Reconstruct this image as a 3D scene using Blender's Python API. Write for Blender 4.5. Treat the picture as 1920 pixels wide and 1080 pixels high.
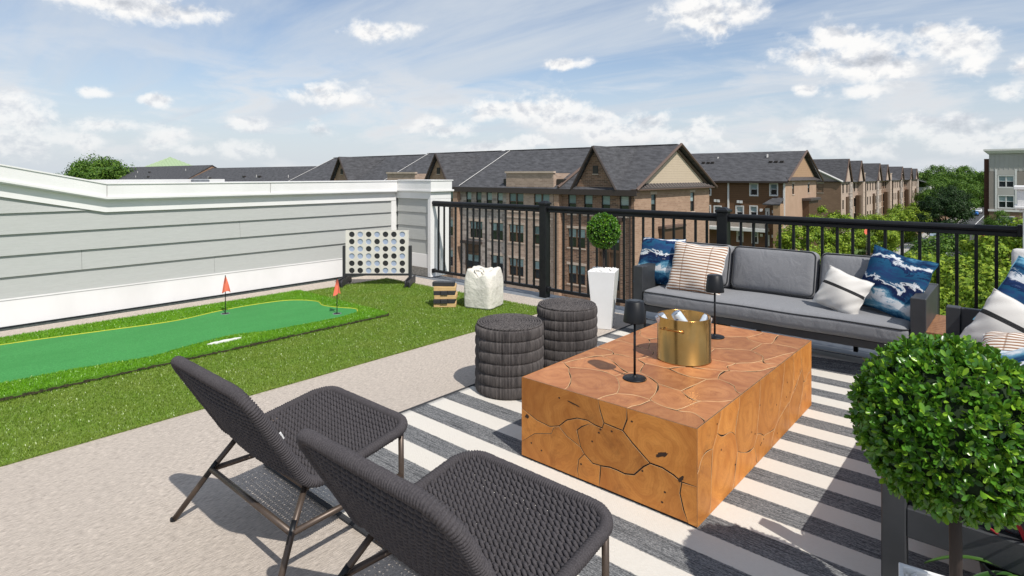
import bpy, math, random
import numpy as np
from mathutils import Vector, Matrix
for o in list(bpy.data.objects): bpy.data.objects.remove(o, do_unlink=True)
scene = bpy.context.scene
COL = scene.collection
PI = math.pi
# ------------------------------------------------------------------ camera
FPX, CX, HY, CAMH = 1098.0, 960.0, 328.0, 1.45
YAW = math.atan2(962, 1098)
Fv = np.array([-math.sin(YAW), math.cos(YAW), 0.0]); Rv = np.array([math.cos(YAW), math.sin(YAW), 0.0]); Uv = np.array([0, 0, 1.0])
CAM = np.array([0, 0, CAMH])
cam = bpy.data.cameras.new('camera'); camo = bpy.data.objects.new('camera', cam); COL.objects.link(camo)
camo.location = (0, 0, CAMH); camo.rotation_euler = (PI/2, 0, YAW)
cam.sensor_width = 36; cam.lens = FPX/1920*36; cam.shift_y = -(540-HY)/1920
cam.clip_start = .05; cam.clip_end = 3000
scene.camera = camo
def at(x, y, d):          # a point at real distance d in the viewing direction of a photo position
    p = CAM + (Fv + Rv*(x-CX)/FPX - Uv*(y-HY)/FPX)*d
    return float(p[0]), float(p[1]), float(p[2])
# ------------------------------------------------------------------ node helpers
def N(nt, typ, ins=None, **props):
    n = nt.nodes.new(typ)
    for k, v in props.items(): setattr(n, k, v)
    for k, v in (ins or {}).items():
        s = n.inputs[k]
        if isinstance(v, bpy.types.NodeSocket): nt.links.new(v, s)
        else: s.default_value = v
    return n
def MATH(nt, op, a, b=0.0, c=0.0, clamp=False):
    return N(nt, 'ShaderNodeMath', {0: a, 1: b, 2: c}, operation=op, use_clamp=clamp).outputs[0]
def VM(nt, op, a, b=(0, 0, 0)):
    return N(nt, 'ShaderNodeVectorMath', {0: a, 1: b}, operation=op).outputs[0]
def RAMP(nt, fac, stops, interp='LINEAR'):
    r = N(nt, 'ShaderNodeValToRGB', {0: fac}); cr = r.color_ramp; cr.interpolation = interp
    while len(cr.elements) < len(stops): cr.elements.new(.5)
    for e, (p, c) in zip(cr.elements, stops):
        e.position = p; e.color = (c[0], c[1], c[2], 1) if not isinstance(c, (int, float)) else (c, c, c, 1)
    return r.outputs[0]
def MIX(nt, f, a, b, bt='MIX'):
    m = nt.nodes.new('ShaderNodeMix'); m.data_type = 'RGBA'; m.blend_type = bt
    for k, v in ((0, f), (6, a), (7, b)):
        if isinstance(v, bpy.types.NodeSocket): nt.links.new(v, m.inputs[k])
        else: m.inputs[k].default_value = (v if isinstance(v, (int, float)) else (v[0], v[1], v[2], 1))
    return m.outputs[2]
def NOISE(nt, vec, scale, detail=4, rough=.55, dist=0.0):
    return N(nt, 'ShaderNodeTexNoise', {'Vector': vec, 'Scale': scale, 'Detail': detail, 'Roughness': rough, 'Distortion': dist}).outputs[0]
def MAPR(nt, v, a, b, c=0.0, d=1.0, smooth=False):
    n = N(nt, 'ShaderNodeMapRange', {0: v, 1: a, 2: b, 3: c, 4: d}); n.clamp = True
    if smooth: n.interpolation_type = 'SMOOTHSTEP'
    return n.outputs[0]
# ------------------------------------------------------------------ sun + sky
SUN_EL = math.radians(52.0); SUN_H = (0.953, -0.303)
sd = Vector((SUN_H[0]*math.cos(SUN_EL), SUN_H[1]*math.cos(SUN_EL), math.sin(SUN_EL)))
sun = bpy.data.lights.new('sun', 'SUN'); sun.energy = 4.6; sun.angle = math.radians(.53); sun.color = (1, .955, .88)
suno = bpy.data.objects.new('sun', sun); COL.objects.link(suno); suno.rotation_euler = sd.to_track_quat('Z', 'Y').to_euler()
suno.location = (12, -6, 20)
w = bpy.data.worlds.new('World'); scene.world = w; w.use_nodes = True
nt = w.node_tree; nt.nodes.clear()
SKY_STRENGTH = .10
sky = N(nt, 'ShaderNodeTexSky', sky_type='NISHITA', sun_disc=False, sun_elevation=SUN_EL, sun_rotation=math.atan2(SUN_H[0], SUN_H[1]),
        air_density=1.0, dust_density=.6, ozone_density=1.6)
tc = N(nt, 'ShaderNodeTexCoord').outputs['Generated']
sx = N(nt, 'ShaderNodeSeparateXYZ', {0: tc})
az = MATH(nt, 'ARCTAN2', sx.outputs[0], sx.outputs[1]); el = MATH(nt, 'ARCSINE', sx.outputs[2])
ae = N(nt, 'ShaderNodeCombineXYZ', {0: az, 1: el}).outputs[0]
# direction noise used to break up cloud edges
nA = NOISE(nt, VM(nt, 'MULTIPLY', tc, (1, 1, 1.35)), 21, 9, .60, .15)
nB = NOISE(nt, VM(nt, 'MULTIPLY', VM(nt, 'SUBTRACT', tc, (sd.x*.006, sd.y*.006, .012)), (1, 1, 1.35)), 21, 9, .60, .15)
nL = NOISE(nt, VM(nt, 'MULTIPLY', tc, (1, 1, 1.3)), 7, 4, .5)
CL = [(240,2,140,20),(200,-8,90,24),(730,56,62,16),(765,48,30,14),(700,62,34,10),(618,180,66,17),(598,166,42,15),(650,184,40,10),(286,185,28,9),
 (472,232,32,12),(1325,18,72,32),(1375,14,34,28),(1290,22,38,22),(1345,48,22,12),(1500,100,58,26),(1560,62,48,34),(1590,100,70,32),(1650,95,52,38),(1690,118,48,28),(1780,82,60,26),(1815,120,40,20),
 (1740,52,30,12),(1890,172,30,16),(1915,120,26,14),(930,204,58,14),(985,205,50,18),(1045,208,60,30),(1095,222,52,24),(1140,245,90,16),(1215,222,36,15),(1310,240,44,26),(1300,255,60,14),
 (1060,118,34,8),(1625,172,42,12),(1510,166,20,8),(1505,262,52,20),(1545,258,48,26),(1600,280,60,12),(1740,228,62,22),(1790,225,60,26),(1870,232,70,18),(1850,262,110,16),
 (835,242,60,12),(812,232,30,10),(600,238,34,12),(590,222,22,8),(300,262,48,22),(350,280,40,10),(205,232,70,12),(60,215,50,26),(20,200,40,26),(30,262,90,18),(140,262,70,14),(468,280,46,14),(930,274,70,12),(1010,262,40,12),
 (180,172,30,8)]
best = None
for (x, y, a, b) in CL:
    def ang(px, py):
        r = Fv + Rv*(px-CX)/FPX - Uv*(py-HY)/FPX
        return math.atan2(r[0], r[1]), math.atan2(r[2], math.hypot(r[0], r[1]))
    a0, e0 = ang(x, y+b*.25); wa = abs(ang(x+a, y)[0]-ang(x-a, y)[0])/2*1.5; ha = abs(ang(x, y-b)[1]-ang(x, y+b)[1])/2*1.75
    v = N(nt, 'ShaderNodeVectorMath', {0: ae, 1: (1/wa, 1/ha, 0), 2: (-a0/wa, -e0/ha, 0)}, operation='MULTIPLY_ADD').outputs[0]
    l = N(nt, 'ShaderNodeVectorMath', {0: v, 1: v}, operation='DOT_PRODUCT').outputs['Value']
    best = l if best is None else MATH(nt, 'MINIMUM', best, l)
lobe = MATH(nt, 'SUBTRACT', 1.0, MATH(nt, 'SQRT', best))
# the same sort of small cumulus over the rest of the sky
gen = NOISE(nt, VM(nt, 'MULTIPLY', tc, (1, 1, 2.4)), 2.6, 3, .5)
inview = MATH(nt, 'MULTIPLY', MAPR(nt, az, -1.65, -1.45), MAPR(nt, az, .25, .05))
inview = MATH(nt, 'MULTIPLY', inview, MAPR(nt, el, .42, .34))
genl = MATH(nt, 'SUBTRACT', MATH(nt, 'MULTIPLY_ADD', gen, 3.2, -2.0), MATH(nt, 'MULTIPLY', inview, 2.0))
# thin streaked veil
pz = MATH(nt, 'ADD', MATH(nt, 'MAXIMUM', sx.outputs[2], 0.0), .12)
pl = N(nt, 'ShaderNodeCombineXYZ', {0: MATH(nt, 'DIVIDE', sx.outputs[0], pz), 1: MATH(nt, 'DIVIDE', sx.outputs[1], pz)}).outputs[0]
pr = N(nt, 'ShaderNodeMapping', {'Vector': pl, 'Rotation': (0, 0, math.radians(-44)), 'Scale': (.32, 1.5, 1)}).outputs[0]
veil = NOISE(nt, pr, 1.0, 8, .60, .7)
vmask = MATH(nt, 'MULTIPLY', MAPR(nt, veil, .30, .68, .16, 1, True), .88)
hz = MAPR(nt, el, .26, -.02, 0, .92, True)
vmask = MATH(nt, 'MAXIMUM', vmask, hz)
K = 1/SKY_STRENGTH
skyc = MIX(nt, 1.0, sky.outputs[0], (1.22, 1.22, 1.26), 'MULTIPLY')
c1 = MIX(nt, vmask, skyc, (.64*K, .70*K, .775*K))
# soft layered bank low in the sky
lay_ = NOISE(nt, VM(nt, 'MULTIPLY', tc, (1, 1, 3.6)), 5.5, 7, .58, .4)
lm_ = MATH(nt, 'MULTIPLY', MAPR(nt, lay_, .44, .66, 0, 1, True), MATH(nt, 'MULTIPLY', MAPR(nt, el, .24, .10, 0, .85, True), 1.0))
lsh = MAPR(nt, lay_, .5, .8)
c1 = MIX(nt, lm_, c1, MIX(nt, lsh, (.84*K, .85*K, .87*K), (.68*K, .70*K, .735*K)))
def sky_bg(lo):
    dens = MATH(nt, 'ADD', MATH(nt, 'MULTIPLY', MATH(nt, 'MAXIMUM', lo, -1.2), 1.05), MATH(nt, 'MULTIPLY', MATH(nt, 'SUBTRACT', nA, .52), 2.7))
    dens = MATH(nt, 'ADD', dens, MATH(nt, 'MULTIPLY', MATH(nt, 'SUBTRACT', nL, .5), 1.5))
    cmask = MAPR(nt, dens, -.08, .74, 0, 1, True)
    sh = MATH(nt, 'ADD', .97, MATH(nt, 'MULTIPLY', MATH(nt, 'SUBTRACT', nA, nB), 2.3))
    sh = MATH(nt, 'SUBTRACT', sh, MATH(nt, 'MULTIPLY', MAPR(nt, dens, .45, 1.4), .24), clamp=True)
    ccol = RAMP(nt, sh, [(.40, (.50, .53, .585)), (.74, (.74, .76, .80)), (1, (1.0, .99, .975))])
    sc = N(nt, 'ShaderNodeVectorMath', {0: ccol, 3: K*1.0}, operation='SCALE').outputs[0]
    c2 = MIX(nt, MATH(nt, 'MULTIPLY', cmask, MAPR(nt, el, 0.0, .14, .40, .97)), c1, sc)
    return N(nt, 'ShaderNodeBackground', {0: c2, 1: SKY_STRENGTH}).outputs[0]
sel = MATH(nt, 'MULTIPLY', MATH(nt, 'MULTIPLY', MATH(nt, 'GREATER_THAN', az, -1.55), MATH(nt, 'LESS_THAN', az, .12)), MATH(nt, 'MULTIPLY', MATH(nt, 'LESS_THAN', el, .40), MATH(nt, 'GREATER_THAN', el, -.02)))
mixw = N(nt, 'ShaderNodeMixShader', {0: sel, 1: sky_bg(genl), 2: sky_bg(MATH(nt, 'MAXIMUM', lobe, genl))})
wo = N(nt, 'ShaderNodeOutputWorld', {0: mixw.outputs[0]})
w.cycles.sampling_method = 'MANUAL'; w.cycles.sample_map_resolution = 256
vs = scene.view_settings; vs.view_transform = 'Standard'; vs.look = 'None'; vs.exposure = 0.0; vs.gamma = 1.0; vs.use_curve_mapping = False
# ------------------------------------------------------------------ materials
MATS = {}
def newmat(name):
    m = bpy.data.materials.new(name); m.use_nodes = True; nt = m.node_tree
    b = nt.nodes['Principled BSDF']; MATS[name] = m
    return m, nt, b
def OC(nt, kind='Object'): return N(nt, 'ShaderNodeTexCoord').outputs[kind]
def GEO(nt): return N(nt, 'ShaderNodeNewGeometry').outputs['Position']
def bump(nt, b, h, strength=.4, dist=.01):
    n = N(nt, 'ShaderNodeBump', {'Height': h, 'Strength': strength, 'Distance': dist}); nt.links.new(n.outputs[0], b.inputs['Normal'])
def simple(name, col, rough=.6, metal=0, col2=None, nscale=8, stretch=(1, 1, 1), bstr=0, bscale=None, bdist=.004, world=True, spec=.5, lo=.35, hi=.65, detail=5):
    m, nt, b = newmat(name)
    b.inputs['Roughness'].default_value = rough; b.inputs['Metallic'].default_value = metal; b.inputs['Specular IOR Level'].default_value = spec
    v = GEO(nt) if world else OC(nt)
    if stretch != (1, 1, 1): v = VM(nt, 'MULTIPLY', v, stretch)
    c2 = col2 or tuple(c*.88 for c in col)
    f = MAPR(nt, NOISE(nt, v, nscale, detail), lo, hi)
    nt.links.new(MIX(nt, f, col, c2), b.inputs['Base Color'])
    if bstr: bump(nt, b, NOISE(nt, v, bscale or nscale*4, 3), bstr, bdist)
    return m
def brick(name, c1, c2, mortar, bw=.21, bh=.075, noise2=None):
    m, nt, b = newmat(name); b.inputs['Roughness'].default_value = .85
    s = N(nt, 'ShaderNodeSeparateXYZ', {0: GEO(nt)})
    v = N(nt, 'ShaderNodeCombineXYZ', {0: MATH(nt, 'ADD', s.outputs[0], s.outputs[1]), 1: s.outputs[2]}).outputs[0]
    br = N(nt, 'ShaderNodeTexBrick', {'Vector': v, 'Color1': (*c1, 1), 'Color2': (*c2, 1), 'Mortar': (*mortar, 1), 'Scale': 1, 'Mortar Size': .012, 'Bias': 0, 'Brick Width': bw, 'Row Height': bh})
    c = MIX(nt, MAPR(nt, NOISE(nt, v, .7, 4), .3, .7, 0, .5), br.outputs[0], tuple(x*.72 for x in c1))
    nt.links.new(c, b.inputs['Base Color'])
    return m
def laps(name, col, col2, pitch=.18):
    m, nt, b = newmat(name); b.inputs['Roughness'].default_value = .7
    s = N(nt, 'ShaderNodeSeparateXYZ', {0: GEO(nt)})
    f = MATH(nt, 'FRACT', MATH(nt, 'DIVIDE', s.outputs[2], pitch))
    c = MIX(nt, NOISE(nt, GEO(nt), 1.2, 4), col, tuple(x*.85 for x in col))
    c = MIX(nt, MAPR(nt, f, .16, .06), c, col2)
    nt.links.new(c, b.inputs['Base Color']); bump(nt, b, f, .5, .02)
    return m
def shingle(name, c1, c2):
    m, nt, b = newmat(name); b.inputs['Roughness'].default_value = .9
    s = N(nt, 'ShaderNodeSeparateXYZ', {0: GEO(nt)})
    v = N(nt, 'ShaderNodeCombineXYZ', {0: MATH(nt, 'ADD', s.outputs[0], s.outputs[1]), 1: s.outputs[2]}).outputs[0]
    br = N(nt, 'ShaderNodeTexBrick', {'Vector': v, 'Color1': (*c1, 1), 'Color2': (*c2, 1), 'Mortar': tuple(x*.6 for x in c1)+(1,), 'Scale': 1, 'Mortar Size': .016, 'Bias': -.1, 'Brick Width': .6, 'Row Height': .17})
    vv = VM(nt, 'MULTIPLY', v, (1.1, 4.5, 1))
    f = MAPR(nt, NOISE(nt, vv, 1.0, 7, .75), .36, .62)
    c = MIX(nt, f, tuple(x*1.5 for x in c1), tuple(x*.38 for x in c1), 'MIX')
    nt.links.new(MIX(nt, .72, br.outputs[0], c), b.inputs['Base Color'])
    return m
simple('white_trim', (.76, .75, .745), .5, col2=(.66, .652, .64), nscale=2.2, stretch=(1, 1, .45), bstr=.06, bscale=40, lo=.42, hi=.85, detail=8)
simple('white_plastic', (.82, .82, .82), .35, col2=(.78, .78, .775), nscale=6)
simple('black_metal', (.0075, .008, .010), .42, col2=(.011, .012, .014), nscale=12, bstr=.05, bscale=300, bdist=.0005, spec=.3)
simple('bronze_metal', (.105, .078, .062), .42, .5, col2=(.085, .064, .052), nscale=20)
simple('grey_metal', (.050, .053, .059), .45, .2, col2=(.040, .043, .048), nscale=10)
simple('stone_kerb', (.34, .32, .29), .9, col2=(.14, .13, .12), nscale=90, bstr=.4, bscale=120)
simple('dark_gap', (.10, .115, .105), .9, col2=(.06, .07, .065), nscale=30); simple('seam_grey', (.34, .33, .32), .7)
simple('flashing', (.20, .215, .235), .55, col2=(.15, .16, .18), nscale=14)
simple('concrete', (.42, .40, .37), .9, col2=(.33, .31, .28), nscale=2)
simple('asphalt', (.055, .055, .058), .9, col2=(.04, .04, .042), nscale=1.5)
simple('lawn', (.10, .16, .02), .9, col2=(.05, .09, .012), nscale=.5, detail=8)
simple('mulch', (.20, .12, .06), .95, col2=(.12, .07, .04), nscale=3)
simple('kerb_paint', (.7, .7, .68), .8)
simple('wood_tan', (.62, .42, .20), .55, col2=(.50, .32, .14), nscale=14, stretch=(1, 1, 6), world=False)
simple('block_black', (.03, .03, .034), .5)
simple('disc_black', (.022, .022, .025), .5); simple('disc_blue', (.34, .40, .53), .5, col2=(.31, .37, .50))
simple('board_cream', (.66, .63, .58), .6, col2=(.60, .57, .52), nscale=20, stretch=(1, 1, .2), world=False)
simple('canvas', (.70, .67, .60), .9, col2=(.62, .59, .53), nscale=10, bstr=.7, bscale=12, bdist=.02)
simple('pebble', (.85, .84, .82), .7, col2=(.7, .69, .67), nscale=40)
simple('soil', (.03, .022, .016), .95)
simple('bark', (.034, .020, .015), .7, col2=(.014, .009, .007), nscale=30, stretch=(1, 1, .15), world=False, bstr=.5, bscale=60)
simple('tree_bark', (.13, .10, .075), .9, col2=(.07, .055, .04), nscale=4, stretch=(1, 1, .2))
simple('flag_red', (.82, .19, .11), .7, col2=(.75, .15, .09), nscale=10)
simple('cup_white', (.8, .8, .8), .4); simple('cup_dark', (.02, .02, .02), .8)
simple('yellow_line', (.46, .46, .04), .8, col2=(.34, .40, .035), nscale=40)
simple('sand_white', (.80, .80, .77), .9, col2=(.6, .62, .55), nscale=60, bstr=.5, bscale=200)
simple('mat_edge', (.016, .014, .008), .95, col2=(.06, .055, .02), nscale=60)
simple('teak', (.30, .145, .065), .5, col2=(.20, .09, .04), nscale=10, stretch=(8, 1, 8))
simple('tin', (.75, .76, .78), .25, 1.0)
simple('ice', (.8, .86, .9), .15, col2=(.7, .78, .84), nscale=30)
simple('piping_dark', (.035, .037, .042), .9)
simple('label_white', (.8, .8, .8), .7)
simple('glass_dark', (.02, .025, .03), .06, spec=.9); 
def blind_mat():
    m, nt, b = newmat('glass_blind'); b.inputs['Roughness'].default_value = .12; b.inputs['Specular IOR Level'].default_value = .8
    r = N(nt, 'ShaderNodeObjectInfo').outputs['Random']; v = GEO(nt)
    c = RAMP(nt, r, [(0, (.10, .15, .16)), (.3, (.22, .31, .33)), (.65, (.36, .47, .48)), (1, (.50, .56, .55))])
    c = MIX(nt, MAPR(nt, NOISE(nt, VM(nt, 'MULTIPLY', v, (1, 1, 12)), 1.2, 3), .35, .65, 0, .5), c, (.16, .22, .24))
    nt.links.new(c, b.inputs['Base Color'])
blind_mat()
simple('frame_dark', (.03, .024, .02), .5); simple('frame_brown', (.10, .055, .03), .5); simple('frame_white', (.74, .73, .71), .5)
simple('lintel', (.52, .42, .34), .85, col2=(.46, .37, .30), nscale=2)
simple('eave_dark', (.045, .032, .027), .6); simple('eave_brown', (.13, .085, .066), .6, col2=(.11, .072, .056)); simple('flash_white', (.62, .60, .58), .5)
brick('brick_brown', (.29, .165, .105), (.095, .055, .038), (.38, .30, .23), .44, .15)
brick('brick_tan', (.41, .265, .18), (.29, .175, .115), (.42, .33, .25), .5, .16)
brick('brick_grey', (.50, .435, .385), (.17, .135, .12), (.50, .44, .39), .5, .3)
brick('brick_mid', (.46, .34, .265), (.30, .21, .16), (.46, .38, .31), .44, .15)
brick('brick_row', (.24, .145, .09), (.19, .11, .07), (.28, .2, .15), .5, .15)
brick('brick_pink', (.50, .385, .31), (.43, .32, .25), (.5, .42, .35), .5, .15)
brick('brick_red', (.10, .038, .022), (.075, .028, .017), (.11, .06, .04), .5, .2)
simple('stucco_tan', (.42, .285, .20), .9, col2=(.38, .255, .175), nscale=1)
laps('siding_cream', (.60, .49, .365), (.36, .29, .21), .22); laps('siding_brown', (.16, .080, .036), (.075, .035, .016), .24); laps('siding_tan2', (.44, .28, .17), (.30, .19, .11), .25)
laps('siding_grey', (.30, .265, .235), (.22, .19, .165), .3); simple('panel_grey', (.44, .425, .40), .7, col2=(.40, .385, .36), nscale=.5)
shingle('shingle_dark', (.068, .068, .074), (.046, .046, .052)); simple('metal_roof_green', (.32, .42, .25), .6); simple('roof_tan', (.36, .28, .21), .9)
simple('metal_roof_dark', (.10, .085, .08), .45, .3)
# ------------------------------------------------------------------ mesh helpers
class MB:
    def __init__(s): s.v = []; s.f = []; s.uv = None; s.mi = []
    def add(s, vs, fs, mi=0):
        o = len(s.v); s.v += [tuple(map(float, p)) for p in vs]; s.f += [tuple(i+o for i in f) for f in fs]; s.mi += [mi]*len(fs); return s
    def box(s, a, b, mi=0):
        (x0, y0, z0), (x1, y1, z1) = a, b
        return s.add([(x0,y0,z0),(x1,y0,z0),(x1,y1,z0),(x0,y1,z0),(x0,y0,z1),(x1,y0,z1),(x1,y1,z1),(x0,y1,z1)],
                     [(3,2,1,0),(4,5,6,7),(0,1,5,4),(1,2,6,5),(2,3,7,6),(3,0,4,7)], mi)
    def cbox(s, a, b, c=.004, mi=0):           # box with chamfered edges
        (x0, y0, z0), (x1, y1, z1) = a, b
        vs = []; idx = {}
        for i, X in enumerate((x0, x1)):
            for j, Y in enumerate((y0, y1)):
                for k, Z in enumerate((z0, z1)):
                    ix, iy, iz = (c if i == 0 else -c), (c if j == 0 else -c), (c if k == 0 else -c)
                    for ax, p in enumerate(((X, Y+iy, Z+iz), (X+ix, Y, Z+iz), (X+ix, Y+iy, Z))):
                        idx[(i, j, k, ax)] = len(vs); vs.append(p)
        fs = []
        for i in (0, 1):
            q = [idx[(i,j,k,0)] for j, k in ((0,0),(1,0),(1,1),(0,1))]; fs.append(tuple(q if i else q[::-1]))
            q = [idx[(j,i,k,1)] for j, k in ((0,0),(1,0),(1,1),(0,1))]; fs.append(tuple(q[::-1] if i else q))
            q = [idx[(j,k,i,2)] for j, k in ((0,0),(1,0),(1,1),(0,1))]; fs.append(tuple(q if i else q[::-1]))
        for a in (0, 1):
            for b2 in (0, 1):
                for ax in range(3):
                    o1, o2 = [t for t in range(3) if t != ax]
                    def key(val, which):
                        t = [0, 0, 0]; t[ax] = val; t[o1] = a; t[o2] = b2; return idx[(*t, which)]
                    fs.append((key(0, o1), key(1, o1), key(1, o2), key(0, o2)))
        for i in (0, 1):
            for j in (0, 1):
                for k in (0, 1): fs.append((idx[(i,j,k,0)], idx[(i,j,k,1)], idx[(i,j,k,2)]))
        return s.add(vs, fs, mi)
    def tube(s, path, r, n=8, caps=True, closed=False, mi=0):
        P = np.array(path, float); m = len(P); rr = np.full(m, r) if np.isscalar(r) else np.array(r, float)
        T = np.roll(P, -1, 0)-np.roll(P, 1, 0) if closed else np.gradient(P, axis=0)
        T /= np.linalg.norm(T, axis=1)[:, None]+1e-12
        up = np.array([0, 0, 1.0]) if abs(T[0][2]) < .9 else np.array([1.0, 0, 0])
        a = np.cross(T[0], up); a /= np.linalg.norm(a); vs = []
        ang = np.arange(n)*2*PI/n
        for i in range(m):
            a = a-T[i]*(a@T[i]); a /= np.linalg.norm(a); b = np.cross(T[i], a)
            for t in ang: vs.append(P[i]+rr[i]*(math.cos(t)*a+math.sin(t)*b))
        fs = []
        for i in range(m if closed else m-1):
            for j in range(n):
                k = (i+1) % m
                fs.append((i*n+j, i*n+(j+1) % n, k*n+(j+1) % n, k*n+j))
        if caps and not closed: fs += [tuple(range(n))[::-1], tuple((m-1)*n+j for j in range(n))]
        return s.add(vs, fs, mi)
    def lathe(s, prof, n=32, c=(0, 0, 0), mi=0):
        vs = []; fs = []; k = len(prof)
        for i in range(n):
            t = 2*PI*i/n
            for r, z in prof: vs.append((c[0]+r*math.cos(t), c[1]+r*math.sin(t), c[2]+z))
        for i in range(n):
            for j in range(k-1):
                a, b = i*k+j, ((i+1) % n)*k+j
                fs.append((a, b, b+1, a+1))
        return s.add(vs, fs, mi)
    def prism(s, poly, fn, t0, t1, mi=0, mside=None):   # polygon (u,v) extruded between depths; fn(u,v,t) -> xyz
        n = len(poly); vs = [fn(u, v, t0) for u, v in poly]+[fn(u, v, t1) for u, v in poly]
        s.add(vs, [tuple(range(n))[::-1], tuple(range(n, 2*n))], mi)
        o = len(s.v)-2*n
        for i in range(n):
            j = (i+1) % n; s.f.append((o+i, o+j, o+n+j, o+n+i)); s.mi.append(mi if mside is None else mside)
        return s
    def build(s, name, mat, parent=None, smooth=False, origin=None, mats=None):
        # vertices are given in the parent's frame unless the parent carries 'wloc' (then they are world positions)
        off = np.zeros(3)
        if origin is not None: off = np.array(origin, float)
        me = bpy.data.meshes.new(name); me.from_pydata([(p[0]-off[0], p[1]-off[1], p[2]-off[2]) for p in s.v] if off.any() else s.v, [], s.f)
        for mm in (mats or [mat]): me.materials.append(MATS[mm] if isinstance(mm, str) else mm)
        if mats: me.polygons.foreach_set('material_index', s.mi)
        if smooth: me.polygons.foreach_set('use_smooth', [True]*len(me.polygons))
        if s.uv is not None:
            ul = me.uv_layers.new(name='UVMap'); li = np.empty(len(me.loops), dtype=np.int32); me.loops.foreach_get('vertex_index', li)
            ul.data.foreach_set('uv', np.array(s.uv, np.float32)[li].ravel())
        me.validate(); me.update()
        o = bpy.data.objects.new(name, me); COL.objects.link(o)
        if origin is not None: o.location = origin
        if parent is not None:
            o.parent = parent
            if origin is not None and parent.type == 'EMPTY' and parent.get('_w'): o.location = Vector(origin)-Vector(parent['_w'])
            elif origin is None and parent.get('_w'):
                o.location = -Vector(parent['_w'])
        return o
def sm(o, ang=None):
    o.data.polygons.foreach_set('use_smooth', [True]*len(o.data.polygons)); return o
def tag(o, label, cat, group=None):
    o['label'] = label; o['category'] = cat
    if group: o['group'] = group
    return o
def thing(name, label, cat, loc=(0, 0, 0), rz=0, group=None, world=False):
    o = bpy.data.objects.new(name, None); COL.objects.link(o); o.location = loc; o.rotation_euler = (0, 0, rz); o.empty_display_size = .2
    tag(o, label, cat, group)
    if world: o['_w'] = tuple(loc)
    return o
def struct(o): o['kind'] = 'structure'; return o
def stuff(o): o['kind'] = 'stuff'; return o
def child(o, parent): o.parent = parent; return o
def fastmesh(name, V, Fq, mat, parent=None, smooth=False):     # numpy arrays, all faces with the same corner count
    V = np.asarray(V, np.float32); Fq = np.asarray(Fq, np.int32); k = Fq.shape[1]
    me = bpy.data.meshes.new(name); me.vertices.add(len(V)); me.vertices.foreach_set('co', V.ravel())
    me.loops.add(Fq.size); me.loops.foreach_set('vertex_index', Fq.ravel())
    me.polygons.add(len(Fq)); me.polygons.foreach_set('loop_start', np.arange(0, Fq.size, k, dtype=np.int32)); me.polygons.foreach_set('loop_total', np.full(len(Fq), k, np.int32))
    if smooth: me.polygons.foreach_set('use_smooth', np.ones(len(Fq), bool))
    me.materials.append(MATS[mat]); me.update(calc_edges=True); me.validate()
    o = bpy.data.objects.new(name, me); COL.objects.link(o)
    if parent is not None: o.parent = parent
    return o
def rot2(x, y, a): return x*math.cos(a)-y*math.sin(a), x*math.sin(a)+y*math.cos(a)
def rrect(w, h, r, n=6):                                       # rounded rectangle outline, half sizes w,h
    P = []
    for cx, cy, a0 in ((w-r, h-r, 0), (-w+r, h-r, PI/2), (-w+r, -h+r, PI), (w-r, -h+r, 1.5*PI)):
        for i in range(n+1):
            t = a0+PI/2*i/n; P.append((cx+r*math.cos(t), cy+r*math.sin(t)))
    return P
def sweep_closed(path, r, n=8): return MB().tube(path, r, n, closed=True)
# ------------------------------------------------------------------ roof deck (structure)
def deck_mat():
    m, nt, b = newmat('deck_carpet'); b.inputs['Roughness'].default_value = .95; b.inputs['Specular IOR Level'].default_value = .15
    v = GEO(nt)
    n1 = NOISE(nt, VM(nt, 'MULTIPLY', v, (230, 34, 30)), 1, 4, .62)
    n2 = NOISE(nt, VM(nt, 'MULTIPLY', v, (95, 8, 8)), 1, 4, .6, .3)
    n3 = NOISE(nt, v, 1.4, 5)
    c = MIX(nt, MAPR(nt, n1, .36, .62), (.33, .288, .250), (.60, .525, .456))
    c = MIX(nt, MAPR(nt, n2, .52, .72, 0, .45), c, (.25, .216, .188))
    c = MIX(nt, MAPR(nt, n3, .35, .7, 0, .35), c, (.40, .352, .31))
    nt.links.new(c, b.inputs['Base Color'])
    bump(nt, b, MATH(nt, 'ADD', n1, MATH(nt, 'MULTIPLY', n2, .6)), .9, .006)
deck_mat()
d = MB().box((-7.30, -6, -10.45), (7.0, 5.78, -.03)).build('roof_deck', 'flashing'); struct(d)
c = MB().box((-7.14, -5.9, -.026), (6.9, 5.36, 0)).build('deck_carpet', 'deck_carpet'); struct(c)
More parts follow.
